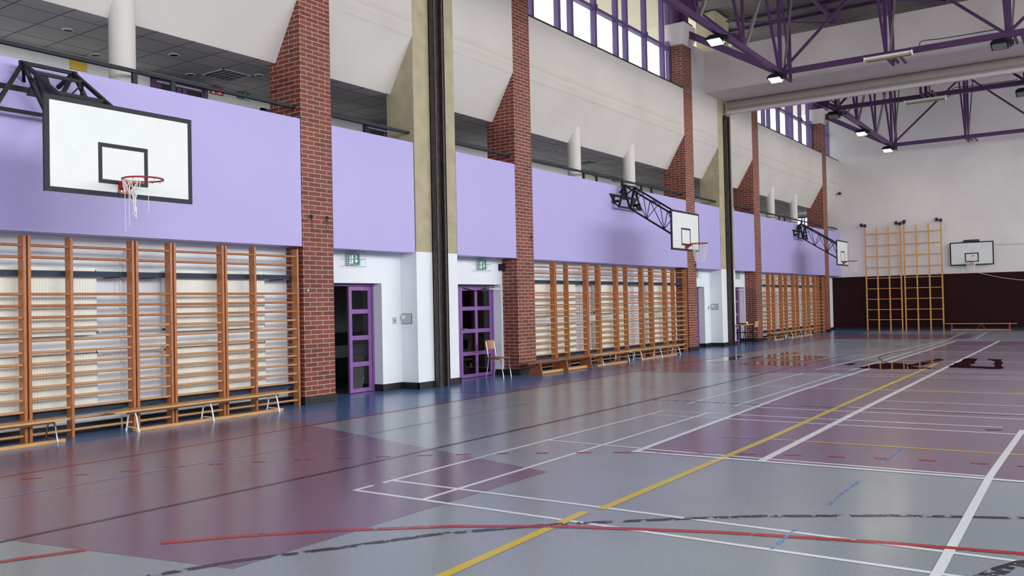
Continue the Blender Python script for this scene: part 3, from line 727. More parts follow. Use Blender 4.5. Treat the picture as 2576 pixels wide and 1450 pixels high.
def flat_sign(name, y0, y1, z0, z1, mats, label, cat, gl=None, x=-7.9):
    t = thing(name, (x, (y0+y1)/2, z0), label, cat)
    mb = MB(); mb.box(x, x+.02, y0, y1, z0, z1, 0)
    if gl == 'exit': glyph_exit(mb, x+.0215, y1, y0, z0, z1, 1)
    if gl == 'fire':
        w = y1-y0; h = z1-z0
        for pts in ([(.12, .1), (.3, .1), (.3, .7), (.24, .8), (.24, .9), (.18, .9), (.18, .8), (.12, .7)], [(.58, .15), (.58, .6), (.66, .5), (.86, .8), (.93, .7), (.74, .4), (.84, .3), (.84, .15)]):
            mb.add([(x+.0215, y0+u*w, z0+v*h) for u, v in pts], [tuple(range(len(pts)))], 1)
        mb.box(x+.021, x+.0212, y0+w*.48, y0+w*.5, z0, z1, 1)
    mb.build('plate', mats, t, nofix=True)
flat_sign('notice_board', 1.9, 2.16, 5.33, 5.53, ['yellow_board'], 'yellow notice on the gallery back wall, above the nearest hoop', 'notice')
flat_sign('fire_sign', 4.44, 4.72, 5.42, 5.56, ['red_sign', 'sign_white'], 'red and white fire equipment sign on the gallery wall', 'sign', 'fire')
flat_sign('exit_arrow_sign', 5.02, 5.3, 5.44, 5.57, ['green_sign', 'sign_white'], 'green arrow exit sign on gallery wall left of the first brick pillar', 'sign', 'exit')
flat_sign('exit_arrow_sign', 19.6, 20.0, 5.42, 5.56, ['green_sign', 'sign_white'], 'green exit sign on the gallery wall behind the second long parapet', 'sign', 'exit')
flat_sign('notice_board', 18.35, 18.6, 5.42, 5.56, ['yellow_board'], 'small yellow notice on gallery wall just right of the second brick pillar', 'notice')
def gallery_door(y0, y1, ztop, label, leaves=2, x=-7.9):
    t = thing('gallery_door', (x, y0, 3.45), label, 'door'); t['kind'] = 'structure'
    mb = MB(); mb.box(x+.0, x+.06, y0, y0+.08, 3.45, ztop); mb.box(x, x+.06, y1-.08, y1, 3.45, ztop); mb.box(x, x+.06, y0, y1, ztop-.05, ztop); mb.build('frame', 'purple_truss', t)
    w = (y1-y0-.1)/leaves
    for i in range(leaves):
        a = y0+.08+i*w; mb = MB()
        mb.box(x+.01, x+.045, a+.01, a+.1, 3.45, ztop-.09); mb.box(x+.01, x+.045, a+w-.1, a+w-.01, 3.45, ztop-.09); mb.box(x+.01, x+.045, a+.1, a+w-.1, ztop-.12, ztop-.09); mb.box(x+.01, x+.045, a+.1, a+w-.1, 4.5, 4.6)
        d = mb.build('door_leaf', 'purple_truss', t)
        mb = MB(); mb.box(x+.01, x+.02, a+.1, a+w-.1, 3.5, ztop-.12); mb.build('pane', 'black_band', t)
gallery_door(3.27, 4.36, 5.5, 'purple double door at the back of the gallery, above the nearest hoop')
gallery_door(5.55, 6.2, 5.35, 'purple door edge on the gallery left of the first brick pillar', 1)
gallery_door(8.3, 9.6, 5.5, 'dark purple glazed doors on gallery between first pillar and first concrete column')
gallery_door(10.6, 11.3, 5.35, 'small purple gallery door beside the first concrete column', 1)
def louvre_light(x0, y0, label):
    t = thing('ceiling_light', (x0, y0, 5.55), label, 'ceiling light', 'recessed gallery lights')
    w, l = .6, .6
    mb = MB(); mb.box(x0, x0+w, y0, y0+.02, 5.555, 5.569); mb.box(x0, x0+w, y0+l-.02, y0+l, 5.555, 5.569); mb.box(x0, x0+.02, y0, y0+l, 5.555, 5.569); mb.box(x0+w-.02, x0+w, y0, y0+l, 5.555, 5.569); mb.build('frame', 'white_enamel', t)
    mb = MB(); mb.box(x0+.02, x0+w-.02, y0+.02, y0+l-.02, 5.562, 5.569, 1)
    for i in range(1, 4): mb.box(x0+w*i/4-.006, x0+w*i/4+.006, y0+.02, y0+l-.02, 5.55, 5.565, 0)
    for i in range(1, 6): mb.box(x0+.02, x0+w-.02, y0+l*i/6-.006, y0+l*i/6+.006, 5.55, 5.565, 0)
    mb.build('louvre', ['chrome', 'louvre_dark'], t)
louvre_light(-7.4, 3.9, 'square louvred light in the gallery ceiling left of the first brick pillar')
louvre_light(-7.4, 16.2, 'square louvred light in the gallery ceiling of the second bay')
for (x, y) in ((-6.81, 1.29), (-7.66, 2.18), (-6.73, 2.93), (-7.53, 3.79), (-6.69, 4.55), (-6.75, 12.4), (-6.75, 14.3), (-6.75, 18.6)):
    t = thing('downlight', (x, y, 5.55), 'small round recessed downlight in the grey gallery ceiling', 'downlight', 'gallery downlights')
    pts = [(x+.075*math.cos(a), y+.075*math.sin(a), 5.562) for a in [2*math.pi*i/20 for i in range(20)]]
    MB().tube(pts, .012, 6, closed=True).build('rim', 'white_enamel', t)
    MB().tube([(x, y, 5.555), (x, y, 5.569)], .06, 16).build('reflector', 'louvre_dark', t)
# far gallery windows
t = thing('window_9', (-6.76, YF, 4.3), 'bright purple-framed window at the far end of the gallery', 'window'); t['kind'] = 'structure'
mb = MB()
for x in (-7.32, -7.10, -6.98, -6.6, -6.26): mb.box(x, x+.05, YF+.02, YF+.07, 4.3, 5.47)
mb.box(-7.32, -6.2, YF+.02, YF+.07, 5.40, 5.47); mb.box(-7.32, -6.2, YF+.02, YF+.07, 4.3, 4.36); mb.build('frame', 'purple_window', t)
MB().box(-7.31, -6.21, YF+.045, YF+.05, 4.32, 5.45).build('glass', 'clear_glass', t)
mb = MB(); mb.box(-7.899, -7.80, 34.6, YF-.01, 3.45, 5.3); solo(mb, 'brick_screen', ['brick'], 'low brick wall at the back of the farthest gallery bay, beside its end window', 'wall', kind='structure')
mb = MB(); mb.box(-5.72, -5.80, 4.95, 6.85, 3.45, 4.665); solo(mb, 'gym_mat', ['mat_blue'], 'blue gym mat standing behind the parapet right of first brick pillar', 'gym mat', bevel=.02)

# ------------------------------------------------------------------ doors on the ground floor
def leaf(t, y0, y1, cols, x, name='door_leaf', z1=1.92):
    st = .075; mb = MB(); xa, xb = x-.02, x+.025
    w = (y1-y0-st)/cols
    ys = [y0+st/2+w*i for i in range(cols+1)]
    for y in ys: mb.box(xa, xb, y-st/2, y+st/2, 0.01, z1)
    rz = [.04, .515, .99, 1.465, 1.885]
    for i, z in enumerate(rz):
        h = .04
        for a, b in zip(ys, ys[1:]): mb.box(xa, xb, a+st/2, b-st/2, max(.01, z-h), z+h if i < 4 else z1)
    lf = mb.build(name, 'purple_frame', t)
    for a, b in zip(ys, ys[1:]):
        for p, q in zip(rz, rz[1:]):
            g = MB().box(x-.003, x+.003, a+st/2-.005, b-st/2+.005, p+.035, q-.035).build('pane', 'door_glass', lf)
            g['_o'] = list(t['_o'])
    return lf
def doorway(k, lab1, lab2, n):
    o = k*PER; X = XW-.24
    t = thing('door_%d' % n, (X, 4.9+o, 0), lab1, 'door'); t['kind'] = 'structure'
    mb = MB(); mb.box(X-.03, X+.04, 4.89+o, 4.94+o, 0, 1.97); mb.box(X-.03, X+.04, 6.40+o, 6.45+o, 0, 1.97); mb.box(X-.03, X+.04, 4.94+o, 6.40+o, 1.92, 1.97); mb.build('frame', 'purple_frame', t)
    leaf(t, 5.83+o, 6.395+o, 1, X, z1=1.915)
    t = thing('door_%d' % (n+1), (X, 8.7+o, 0), lab2, 'door'); t['kind'] = 'structure'
    mb = MB(); mb.box(X-.03, X+.04, 8.665+o, 8.70+o, 0, 1.97); mb.box(X-.03, X+.04, 10.16+o, 10.21+o, 0, 1.97); mb.box(X-.03, X+.04, 8.70+o, 10.16+o, 1.92, 1.97); mb.build('frame', 'purple_frame', t)
    leaf(t, 8.705+o, 9.03+o, 1, X, z1=1.915); lf = leaf(t, 9.035+o, 10.155+o, 2, X, z1=1.915)
    mb = MB(); mb.box(X+.026, X+.034, 9.05+o, 9.09+o, .93, 1.1); mb.tube([(X+.034, 9.07+o, 1.04), (X+.08, 9.07+o, 1.04), (X+.08, 9.2+o, 1.035)], .009, 8)
    mb.build('handle', 'chrome', t, label='chrome lever handle')
    mb = MB(); mb.box(X+.03, X+.1, 9.86+o, 10.08+o, 1.87, 1.95); mb.bar((X+.08, 9.98+o, 1.88), (X+.3, 10.12+o, 1.87), .02, .012); mb.build('door_closer', 'chrome', t, label='silver door closer')
    if k == 0: MB().tube([(X+.04, 9.14+o, 1.90), (X+.06, 9.25+o, 1.88), (X+.06, 9.5+o, 1.84), (X+.06, 9.7+o, 1.85), (X+.05, 9.9+o, 1.9)], .01, 6).build('cable', 'cable_black', t)
doorway(0, 'half-open purple glazed door right of the first brick pillar', 'closed purple glazed double door behind the brown chair', 1)
doorway(1, 'purple door frame right of the third brick pillar', 'purple door behind the distant table', 3)
# small wall fittings beside each door
for k in (0, 1):
    o = k*PER; w = ['by the open purple door', 'beyond the second hoop'][k]
    t = thing('light_switch', (XW, 6.78+o, 1.22), 'grey key switch plate on the white wall '+w, 'switch')
    MB().box(XW, XW+.012, 6.73+o, 6.83+o, 1.22, 1.34).build('plate', 'switch_grey', t); MB().box(XW+.012, XW+.02, 6.775+o, 6.785+o, 1.26, 1.3).build('key', 'louvre_dark', t)
    t = thing('wall_cabinet', (-5.56, 6.965+o, 1.21), 'small flush service hatch with dark outline on the column side '+w, 'hatch')
    mb = MB(); mb.box(-5.685, -5.445, 6.962+o, 6.968+o, 1.21, 1.405, 0); mb.build('seal', 'dark_gap', t)
    MB().box(-5.678, -5.452, 6.955+o, 6.963+o, 1.218, 1.398).build('cover', 'switch_grey', t)
    mb = MB(); mb.box(-5.67, -5.6, 6.93+o, 6.956+o, 1.30, 1.37); mb.build('thermostat', 'radiator_enamel', t)
t = thing('alarm_box', (XW, 10.2, 2.3), 'small black box on the wall edge by the second brick pillar', 'alarm box')
MB().box(XW, XW+.08, 10.13, 10.268, 2.28, 2.42).build('case', 'black_steel', t); MB().tube([(XW+.08, 10.2, 2.35), (XW+.085, 10.2, 2.35)], .015, 12).build('button', 'chrome', t)

# ------------------------------------------------------------------ wall bars
RZ = [2.367, 2.227]+[1.78-.1405*i for i in range(13)]
RX = -5.385
UNITS_A = [(-.93, -.035, None), (-.035, 1.36, .505), (1.36, 1.925, None), (1.925, 2.77, None), (2.77, 4.18, 3.32)]
UNITS_B = [(10.96, 11.89, None), (11.89, 13.39, 12.46), (13.39, 14.01, None), (14.01, 14.95, None), (14.95, 16.44, 15.51), (16.44, 17.06, None), (17.06, 17.96, None), (17.96, 19.40, 18.52)]
def wall_bars(y0, y1, mid, label):
    t = thing('wall_bars', (RX, y0, 0), label, 'wall bars', 'wooden wall bars')
    for y in [y0+.028, y1-.028]+([mid] if mid else []):
        mb = MB(); mb.box(-5.475, -5.345, y-.018, y+.018, 0, 2.485)
        mb.build('upright', 'wood', t, bevel=.004)
    for i, z in enumerate(RZ):
        x = -5.372 if i % 2 == 0 else -5.415
        if i > 4: x = -5.385
        mb = MB(); a, b = y0+.047, y1-.047
        if mid:
            mb.tube([(x, a, z), (x, mid-.018, z)], .0175, 10); mb.tube([(x, mid+.018, z), (x, b, z)], .0175, 10)
        else: mb.tube([(x, a, z), (x, b, z)], .0175, 10)
        mb.build('rung', 'wood_rung' if i > 4 else 'wood', t)
wordsA = ['at the left edge of the picture', 'left of the white-legged bench end, wide section with a middle post', 'narrow section above the white-legged bench', 'section above the white-legged bench, between two pairs of posts', 'against the first brick pillar']
for (a, b, m), w in zip(UNITS_A, wordsA): wall_bars(a, b, m, 'wooden wall bars '+w)
wordsB = ['starting right beside the second brick pillar', 'wide section above the board-legged bench', 'narrow section, third from the second brick pillar', 'fourth section from the second brick pillar', 'wide middle section near the start of the white-legged bench', 'narrow section above the white-legged bench', 'section last but one before the third pillar', 'ending against the third brick pillar under the second hoop']
for (a, b, m), w in zip(UNITS_B, wordsB): wall_bars(a, b, m, 'wooden wall bars, middle bay, '+w)
wordsC = ['beside the table and chair', 'second section from the near end', 'third section', 'fourth section', 'fifth section, with a middle post', 'sixth section', 'last but one section', 'last section before the end pillar']
for (a, b, m), w in zip(UNITS_B, wordsC): wall_bars(a+PER, b+PER, m+PER if m else None, 'distant wooden wall bars, '+w)
def mount_rail(a, b, z, label):
    t = thing('mounting_rail', (-5.5, a, z), label, 'rail', 'blue mounting rails behind the wall bars')
    MB().box(-5.50, -5.478, a, b, z-.035, z+.035).build('bar', 'blue_steel', t)
    c = (a+b)/2
    for dy in ([-4.0, 1.2, 1.72, 3.95] if c < 2 else [-4.1, -1.85, -1.2, .82, 1.72, 4.08]):
        y = c+dy; MB().box(XW, -5.50, y-.06, y+.06, z-.045, z-.035).build('bracket', 'black_steel', t)
for i, (a, b) in enumerate(BAYS):
    w = ['nearest', 'middle', 'farthest'][i]
    mount_rail(a+.01, b-.01, 2.04, 'upper dark blue steel rail behind the %s wall bars' % w)
    mount_rail(a+.01, b-.01, .32, 'lower dark blue steel rail behind the %s wall bars' % w)

# ------------------------------------------------------------------ radiators and pipes
def radiator(y0, y1, z0, z1, label, left_valve=False, right_valve=False):
    t = thing('radiator', (-5.62, y0, z0), label, 'radiator', 'cream panel radiators')
    xf = -5.575; n = max(6, int((y1-y0)/.036)); vs = []; fs = []; prof = []
    for i in range(n):
        a = y0+(y1-y0)*i/n; w = (y1-y0)/n
        prof += [(a, xf), (a+w*.62, xf), (a+w*.7, xf-.005), (a+w*.9, xf-.005)]
    prof.append((y1, xf))
    for i, (y, x) in enumerate(prof):
        vs += [(x, y, z0+.03), (x, y, z1-.05)]
        if i: fs.append((2*i-2, 2*i, 2*i+1, 2*i-1))
    mb = MB(); mb.add(vs, fs); mb.box(xf-.03, xf-.0125, y0, y1, z0, z1-.02); mb.box(xf-.0125, xf, y0, y1, z0, z0+.03)
    mb.build('front_panel', 'radiator_enamel', t, nofix=True)
    mb = MB(); mb.box(xf-.125, xf, y0-.004, y0+.012, z0+.01, z1-.02); mb.build('side_cover', 'pipe_white', t)
    mb = MB(); mb.box(xf-.125, xf, y1-.012, y1+.004, z0+.01, z1-.02); mb.build('side_cover', 'pipe_white', t)
    mb = MB(); mb.box(xf-.125, xf, y0, y1, z1-.05, z1-.044)
    m = int((y1-y0)/.04)
    mb.box(xf-.005, xf, y0, y1, z1-.05, z1)
    for i in range(m): y = y0+(y1-y0)*(i+.5)/m; mb.box(xf-.115, xf-.01, y-.012, y+.012, z1-.044, z1-.01)
    mb.build('top_grille', 'radiator_enamel', t)
    mb = MB(); mb.box(XW+.001, xf-.05, y0+.3, y0+.34, z0+.05, z1-.1); mb.box(XW+.001, xf-.05, y1-.34, y1-.3, z0+.05, z1-.1); mb.build('wall_bracket', 'white_enamel', t)
    for fl, y, s in ((left_valve, y0, -1), (right_valve, y1, 1)):
        if fl:
            vh = MB().tube([(-5.62, y+.03*s, z1-.06), (-5.62, y+.06*s, z1-.06), (-5.62, y+.10*s, z1-.06)], [.022, .024, .018], 12).build('thermostat_head', 'radiator_enamel', t)
            MB().tube([(-5.62, y, z1-.06), (-5.62, y+.03*s, z1-.06)], .014, 8).build('valve_stem', 'louvre_dark', vh)
            MB().tube([(-5.62, y, z0+.03), (-5.62, y+.04*s, z0+.03)], .015, 8).build('valve_stem', 'louvre_dark', t)
for (a, b, lv, rv, w) in ((-.9, .95, 0, 1, 'left of the pipes in the nearest bay'), (1.97, 3.67, 1, 0, 'right of the pipes in the nearest bay'),
                          (11.15, 13.17, 0, 1, 'beside the second brick pillar'), (14.18, 15.84, 1, 1, 'at the centre of the middle bay'), (17.05, 19.12, 1, 0, 'at the far end of the middle bay'),
                          (26.35, 28.36, 0, 1, 'at the near end of the farthest bay'), (29.38, 31.04, 1, 1, 'at the centre of the farthest bay'), (32.25, 34.3, 1, 0, 'at the far end of the farthest bay')):
    radiator(a, b, 1.26, 2.12, 'upper cream ribbed radiator behind the wall bars, '+w, lv, rv)
    radiator(a, b, .31, 1.07, 'lower cream ribbed radiator behind the wall bars, '+w, lv, rv)
def pipes(y, ya, yb, label):
    t = thing('heating_pipes', (-5.66, y, 0), label, 'pipes', 'white heating pipes')
    for i, (dy, top) in enumerate(((0, 2.27), (.1, 2.36))):
        MB().tube([(-5.655, y+dy, 0), (-5.655, y+dy, top-.08), (-5.66, y+dy, top-.02), (-5.69, y+dy, top), (XW+.006, y+dy, top)], .013, 8).build('riser', 'pipe_white', t)
    for z, e in ((2.06, 1), (1.29, 0), (1.01, 1), (.34, 0)):
        MB().tube([(-5.625, ya+.1, z), (-5.625, yb-.1, z)], .009, 8).build('branch', 'pipe_white', t)
pipes(1.33, .95, 1.97, 'pair of white heating pipes between the two nearest radiators')
pipes(13.5, 13.17, 14.18, 'pair of white heating pipes, left gap of the middle bay')
pipes(16.35, 15.84, 17.05, 'pair of white heating pipes, right gap of the middle bay')
pipes(28.7, 28.36, 29.38, 'pair of white heating pipes in the farthest bay, nearer gap'); pipes(31.5, 31.04, 32.25, 'pair of white heating pipes in the farthest bay, farther gap')

# ------------------------------------------------------------------ benches
def u_leg(t, y, m, z=.26, x0=-5.30, x1=-5.06, flip=False, bend=.05):
    pts = [(x0, y, 0.012)]; n = 6; xc = (x0+x1)/2; hw = (x1-x0)/2*.55
    pts.append((xc-hw-.02, y, z*.72))
    for i in range(n+1):
        a = math.pi*(1-i/n); pts.append((xc+hw*math.cos(a), y, z-.045+.045*math.sin(a)))
    pts.append((xc+hw+.02, y, z*.72)); pts.append((x1, y, .012))
    mb = MB(); mb.tube(pts, .011, 8); 
    for x in (x0, x1): mb.tube([(x, y, 0), (x, y, .03)], .014, 8)
    mb.bar((x0+.02, y, .055), (x1-.02, y, .055), .012, .012)
    return mb.build('leg', m, t)
def rail_bench(s0, s1, b0, b1, legs, m, label, xs=-5.13, folded=None):
    t = thing('gym_bench', (xs, (s0+s1)/2, 0), label, 'bench')
    MB().box(xs-.12, xs+.12, s0, s1, .262, .290).build('seat', ['bench_wood'], t, bevel=.006)
    MB().box(xs-.05, xs-.02, s0+.25, s1-.1, .225, .262).build('seat_rib', ['bench_wood'], t)
    MB().box(xs-.03, xs+.05, b0, b1, .0, .04).build('balance_beam', ['bench_wood'], t, bevel=.004)
    for y in legs: u_leg(t, y, m, x0=xs-.15, x1=xs+.13)
    if folded:
        y = folded; MB().tube([(xs, y-.16, .25), (xs, y-.14, .1), (xs, y-.06, .06), (xs, y+.06, .06), (xs, y+.14, .1), (xs, y+.16, .25)], .011, 8).build('folded_leg', m, t)
rail_bench(-2.2, .27, -2.1, .27, [-1.9, -.9, .13], 'chrome', 'wooden balance bench with chrome legs at the left edge', xs=-5.14)
rail_bench(.86, 3.68, 1.18, 3.6, [1.17, 2.30, 3.45], 'white_enamel', 'long wooden balance bench with three white tube legs in the nearest bay', xs=-5.14)
rail_bench(12.73, 14.89, 13.1, 14.65, [13.25, 14.6], 'chrome', 'balance bench with chrome legs, one folded, behind the board-legged bench', xs=-5.0, folded=13.95)
rail_bench(14.92, 18.05, 15.5, 17.7, [15.35, 16.55, 17.75], 'white_enamel', 'balance bench with white tube legs in the middle bay', xs=-5.0)
rail_bench(26.1, 27.7, 26.4, 27.6, [26.35, 27.55], 'chrome', 'distant short balance bench beyond the table', xs=-5.05)
rail_bench(27.85, 31.3, 28.2, 31.1, [28.4, 29.6, 30.9], 'white_enamel', 'distant long balance bench under the farthest wall bars', xs=-5.05)
t = thing('gym_bench', (-4.98, 11.4, 0), 'older dark wooden bench on three solid board legs by the second brick pillar', 'bench')
MB().box(-5.14, -4.82, 9.92, 12.70, .262, .290).build('seat', 'old_bench_wood', t, bevel=.006)
for y in (10.42, 11.5, 12.58):
    mb = MB(); mb.prism([(-5.16, 0), (-4.80, 0), (-4.86, .262), (-5.10, .262)], 1, y-.02, y+.02); mb.build('leg', 'old_bench_wood', t)
MB().box(-4.99, -4.93, 10.44, 12.56, .01, .07).build('stretcher', 'bench_wood', t); MB().box(-5.0, -4.96, 10.1, 12.6, .215, .262).build('apron', 'old_bench_wood', t)

# ------------------------------------------------------------------ chairs and table
def chair(y, x0, x1, w, label, frame='chrome', pad='brown_vinyl', seat_z=.42, facing=1):
    # back at x0, front at x1
    t = thing('stacking_chair', ((x0+x1)/2, y, 0), label, 'chair')
    n = 8; pts = []
    def shell_(mb, u0, u1, v0, v1, fn, th):
        vs = []; fs = []; A = 8; B = 6
        for s in (0, 1):
            for i in range(A+1):
                for j in range(B+1): vs.append(fn(u0+(u1-u0)*i/A, v0+(v1-v0)*j/B, s*th))
        def id_(s, i, j): return s*(A+1)*(B+1)+i*(B+1)+j
        for s in (0, 1):
            for i in range(A):
                for j in range(B): fs.append((id_(s, i, j), id_(s, i+1, j), id_(s, i+1, j+1), id_(s, i, j+1)))
        for i in range(A):
            for j in (0, B): fs.append((id_(0, i, j), id_(0, i+1, j), id_(1, i+1, j), id_(1, i, j)))
        for j in range(B):
            for i in (0, A): fs.append((id_(0, i, j), id_(0, i, j+1), id_(1, i, j+1), id_(1, i, j)))
        mb.add(vs, fs, 0, True)
    d = 1 if x1 > x0 else -1
    L = abs(x1-x0)
    mb = MB(); shell_(mb, 0, 1, -1, 1, lambda u, v, s: (x0+d*(.02+u*(L+.0)), y+v*w/2*(1-.12*max(0, .35-u))*(1-.04*u**4), seat_z+s-.012*math.sin(u*math.pi)-.02*max(0, u-.8)*5*.3), .025); mb.build('seat', pad, t, bevel=.005)
    mb = MB(); shell_(mb, 0, 1, -1, 1, lambda u, v, s: (x0+d*(-.02-u*.04+s-.02*(1-v*v)), y+v*w/2*.95*(1-.1*u**6), seat_z+.17+u*.2+.0*s), .022); mb.build('backrest', pad, t, bevel=.005)
    for sgn in (-1, 1):
        yy = y+sgn*w/2*.82
        MB().tube([(x0+d*-.04, yy, 0), (x0+d*.03, yy, seat_z-.03), (x0+d*.02, yy, seat_z+.04), (x0+d*-.03, yy, seat_z+.34)], .010, 8).build('rear_leg', frame, t)
        MB().tube([(x1+d*.05, yy, 0), (x1-d*.01, yy, seat_z-.06), (x1-d*.05, yy, seat_z-.02), (x0+d*.04, yy, seat_z-.02)], .010, 8).build('front_leg', frame, t)
    return t
chair(9.6, -5.56, -5.2, .34, 'brown vinyl stacking chair with steel legs in front of the closed purple door')
chair(24.32, -4.95, -5.33, .38, 'small wooden-backed chair with thin dark legs in front of the fourth brick pillar', 'black_steel', 'bench_wood', .40)
t = thing('small_table', (-5.2, 23.7, 0), 'narrow table with dark metal frame by the fourth brick pillar', 'table')
MB().box(-5.45, -4.95, 23.3, 24.1, .66, .685).build('tabletop', 'bench_wood', t)
for x in (-5.42, -4.98):
    for y in (23.34, 24.06): MB().box(x-.015, x+.015, y-.015, y+.015, 0, .66).build('leg', 'black_steel', t)
mb = MB(); mb.box(-5.42, -4.98, 23.33, 23.35, .40, .43); mb.box(-4.99, -4.97, 23.35, 24.05, .40, .43); mb.box(-5.43, -5.41, 23.35, 24.05, .40, .43); mb.build('cross_bar', 'black_steel', t)
mb = MB(); mb.box(-5.35, -5.1, 23.55, 23.85, .686, .72); solo(mb, 'black_bag', ['cable_black'], 'flat black bag lying on the narrow table', 'bag', bevel=.012)
mb = MB(); mb.tube([(-5.15, 23.98, .686), (-5.15, 23.98, .76)], .035, 16); solo(mb, 'cup', ['radiator_enamel'], 'pale yellow cup on the narrow table', 'cup')

# ------------------------------------------------------------------ side hoops on swing brackets
def net(t, cx, cy, cz, r=.225, torn=False, axis=(1, 0), rs=.0045, L=.42):
    if not torn:
        n = 12; rows = 6; mb = MB()
        def P(i, k):
            a = 2*math.pi*(i+.5*(k % 2))/n; f = k/rows; rr = r*(1-.42*f**.8)
            return (cx+rr*math.cos(a), cy+rr*math.sin(a), cz-.01-L*f)
        for k in range(rows):
            for i in range(n):
                mb.tube([P(i, k), P(i+(1 if k % 2 else 0), k+1)], rs, 4, cap=False); mb.tube([P(i, k), P(i-(0 if k % 2 else 1), k+1)], rs, 4, cap=False)
        mb.build('net', 'net_white', t)
    else:
        rnd = random.Random(3); mb = MB()
        for s in range(9):  # tangled bundle
            a0 = -1.9+.16*s; x = cx+r*math.cos(a0); y = cy+r*math.sin(a0)
            pts = [(x, y, cz)]
            bx, by = cx+.04, cy-r*.6
            ln = rnd.uniform(.25, .42)
            for j in range(1, 9):
                f = j/8; pts.append((x+(bx-x)*min(1, f*1.4)+rnd.uniform(-.016, .016), y+(by-y)*min(1, f*1.4)+rnd.uniform(-.016, .016), cz-f*ln))
            mb.tube(pts, .005, 5)
        for s in range(7):
            a0 = -2.9+.18*s; x = cx+r*math.cos(a0); y = cy+r*math.sin(a0); pts = [(x, y, cz)]
            for j in range(1, 6): f = j/5; pts.append((x+(cx-x)*f*.5, y+(cy-.17-y)*f, cz-.12*f-.04*math.sin(f*3)))
            mb.tube(pts, .004, 5)
        for (ang, ln) in ((3.0, .3), (-.3, .36), (-1.6, .55), (-1.3, .5)):
            x = cx+r*math.cos(ang); y = cy+r*math.sin(ang)
            pts = [(x, y, cz)]+[(x+.01*math.sin(j*1.7), y+.008*math.cos(j*2.1), cz-ln*j/6) for j in range(1, 7)]
            mb.tube(pts, .0028, 5)
        mb.build('torn_net', 'net_white', t, label='torn white net hanging in tangled strings')
def rim(t, bx, cy, cz, d=(1, 0), r=.225, torn=False, rs=.0045):
    # bx: board face; ring centre offset along d
    dx, dy = d; off = .15+r
    cx = bx[0]+dx*off; cyy = bx[1]+dy*off
    pts = [(cx+r*math.cos(a), cyy+r*math.sin(a), cz) for a in [2*math.pi*i/40 for i in range(40)]]
    rg = MB().tube(pts, .0095, 8, closed=True).build('rim', 'rim_red', t, label='red iron ring')
    mb = MB()
    px, py = -dy, dx
    def P(a, b, z): return (bx[0]+dx*a+px*b, bx[1]+dy*a+py*b, z)
    # back plate and bracket
    vs = [P(.004, -.07, cz-.13), P(.004, .07, cz-.13), P(.004, .07, cz+.01), P(.004, -.07, cz+.01), P(.02, -.07, cz-.13), P(.02, .07, cz-.13), P(.02, .07, cz+.01), P(.02, -.07, cz+.01)]
    mb.add(vs, [(0, 1, 2, 3), (4, 5, 6, 7), (0, 1, 5, 4), (1, 2, 6, 5), (2, 3, 7, 6), (3, 0, 4, 7)])
    vs = [P(.02, -.06, cz+.006), P(.02, .06, cz+.006), P(.17, .05, cz+.006), P(.17, -.05, cz+.006), P(.02, -.06, cz-.09), P(.02, .06, cz-.09), P(.17, .03, cz-.02), P(.17, -.03, cz-.02)]
    mb.add(vs, [(0, 1, 2, 3), (4, 5, 6, 7), (0, 1, 5, 4), (1, 2, 6, 5), (2, 3, 7, 6), (3, 0, 4, 7)])
    br = mb.build('rim_bracket', 'rim_red', t)
    mb = MB()
    for b in (-.045, .045): mb.tube([P(.02, b, cz-.1), P(.027, b, cz-.1)], .009, 8)
    mb.build('bolts', 'chrome', br)
    hk = MB()
    for i in range(12):
        a = 2*math.pi*i/12; x = cx+r*math.cos(a); y = cyy+r*math.sin(a); hk.tube([(x, y, cz-.008), (x, y, cz-.025)], .004, 5)
    hk.build('net_hooks', 'rim_red', rg)
    net(rg, cx, cyy, cz-.02, r-.005, torn, rs=rs)
def backboard(t, cy, z0, z1, w, x, th=.03, screws=True):
    a, b = cy-w/2, cy+w/2
    t0 = t; t = MB().box(x-th, x, a, b, z0, z1).build('board', 'board_white', t, bevel=.004)
    e = .052; xf = x+.001; mb = MB()
    def rect(y0, y1, c, d, ww):
        for (p, q, r_, s) in ((y0, y1, d-ww, d), (y0, y1, c, c+ww), (y0, y0+ww, c+ww, d-ww), (y1-ww, y1, c+ww, d-ww)):
            mb.box(x-.0, x+.0015, p, q, r_, s)
    rect(a, b, z0, z1, e)
    iy0, iy1 = cy-.29, cy+.29; rect(iy0, iy1, z0+.14, z0+.575, .045)
    mb.box(x-th-.001, x+.0012, a-.002, a+.001, z0, z1)
    mb.build('board_markings', 'board_line', t)
    if screws:
        for sy in (-.57, .6):
            for i in range(3):
                y = cy+sy; z = z0+.24+.25*i
                MB().tube([(x, y, z), (x+.006, y, z)], .009, 10).build('screw', 'chrome', t)
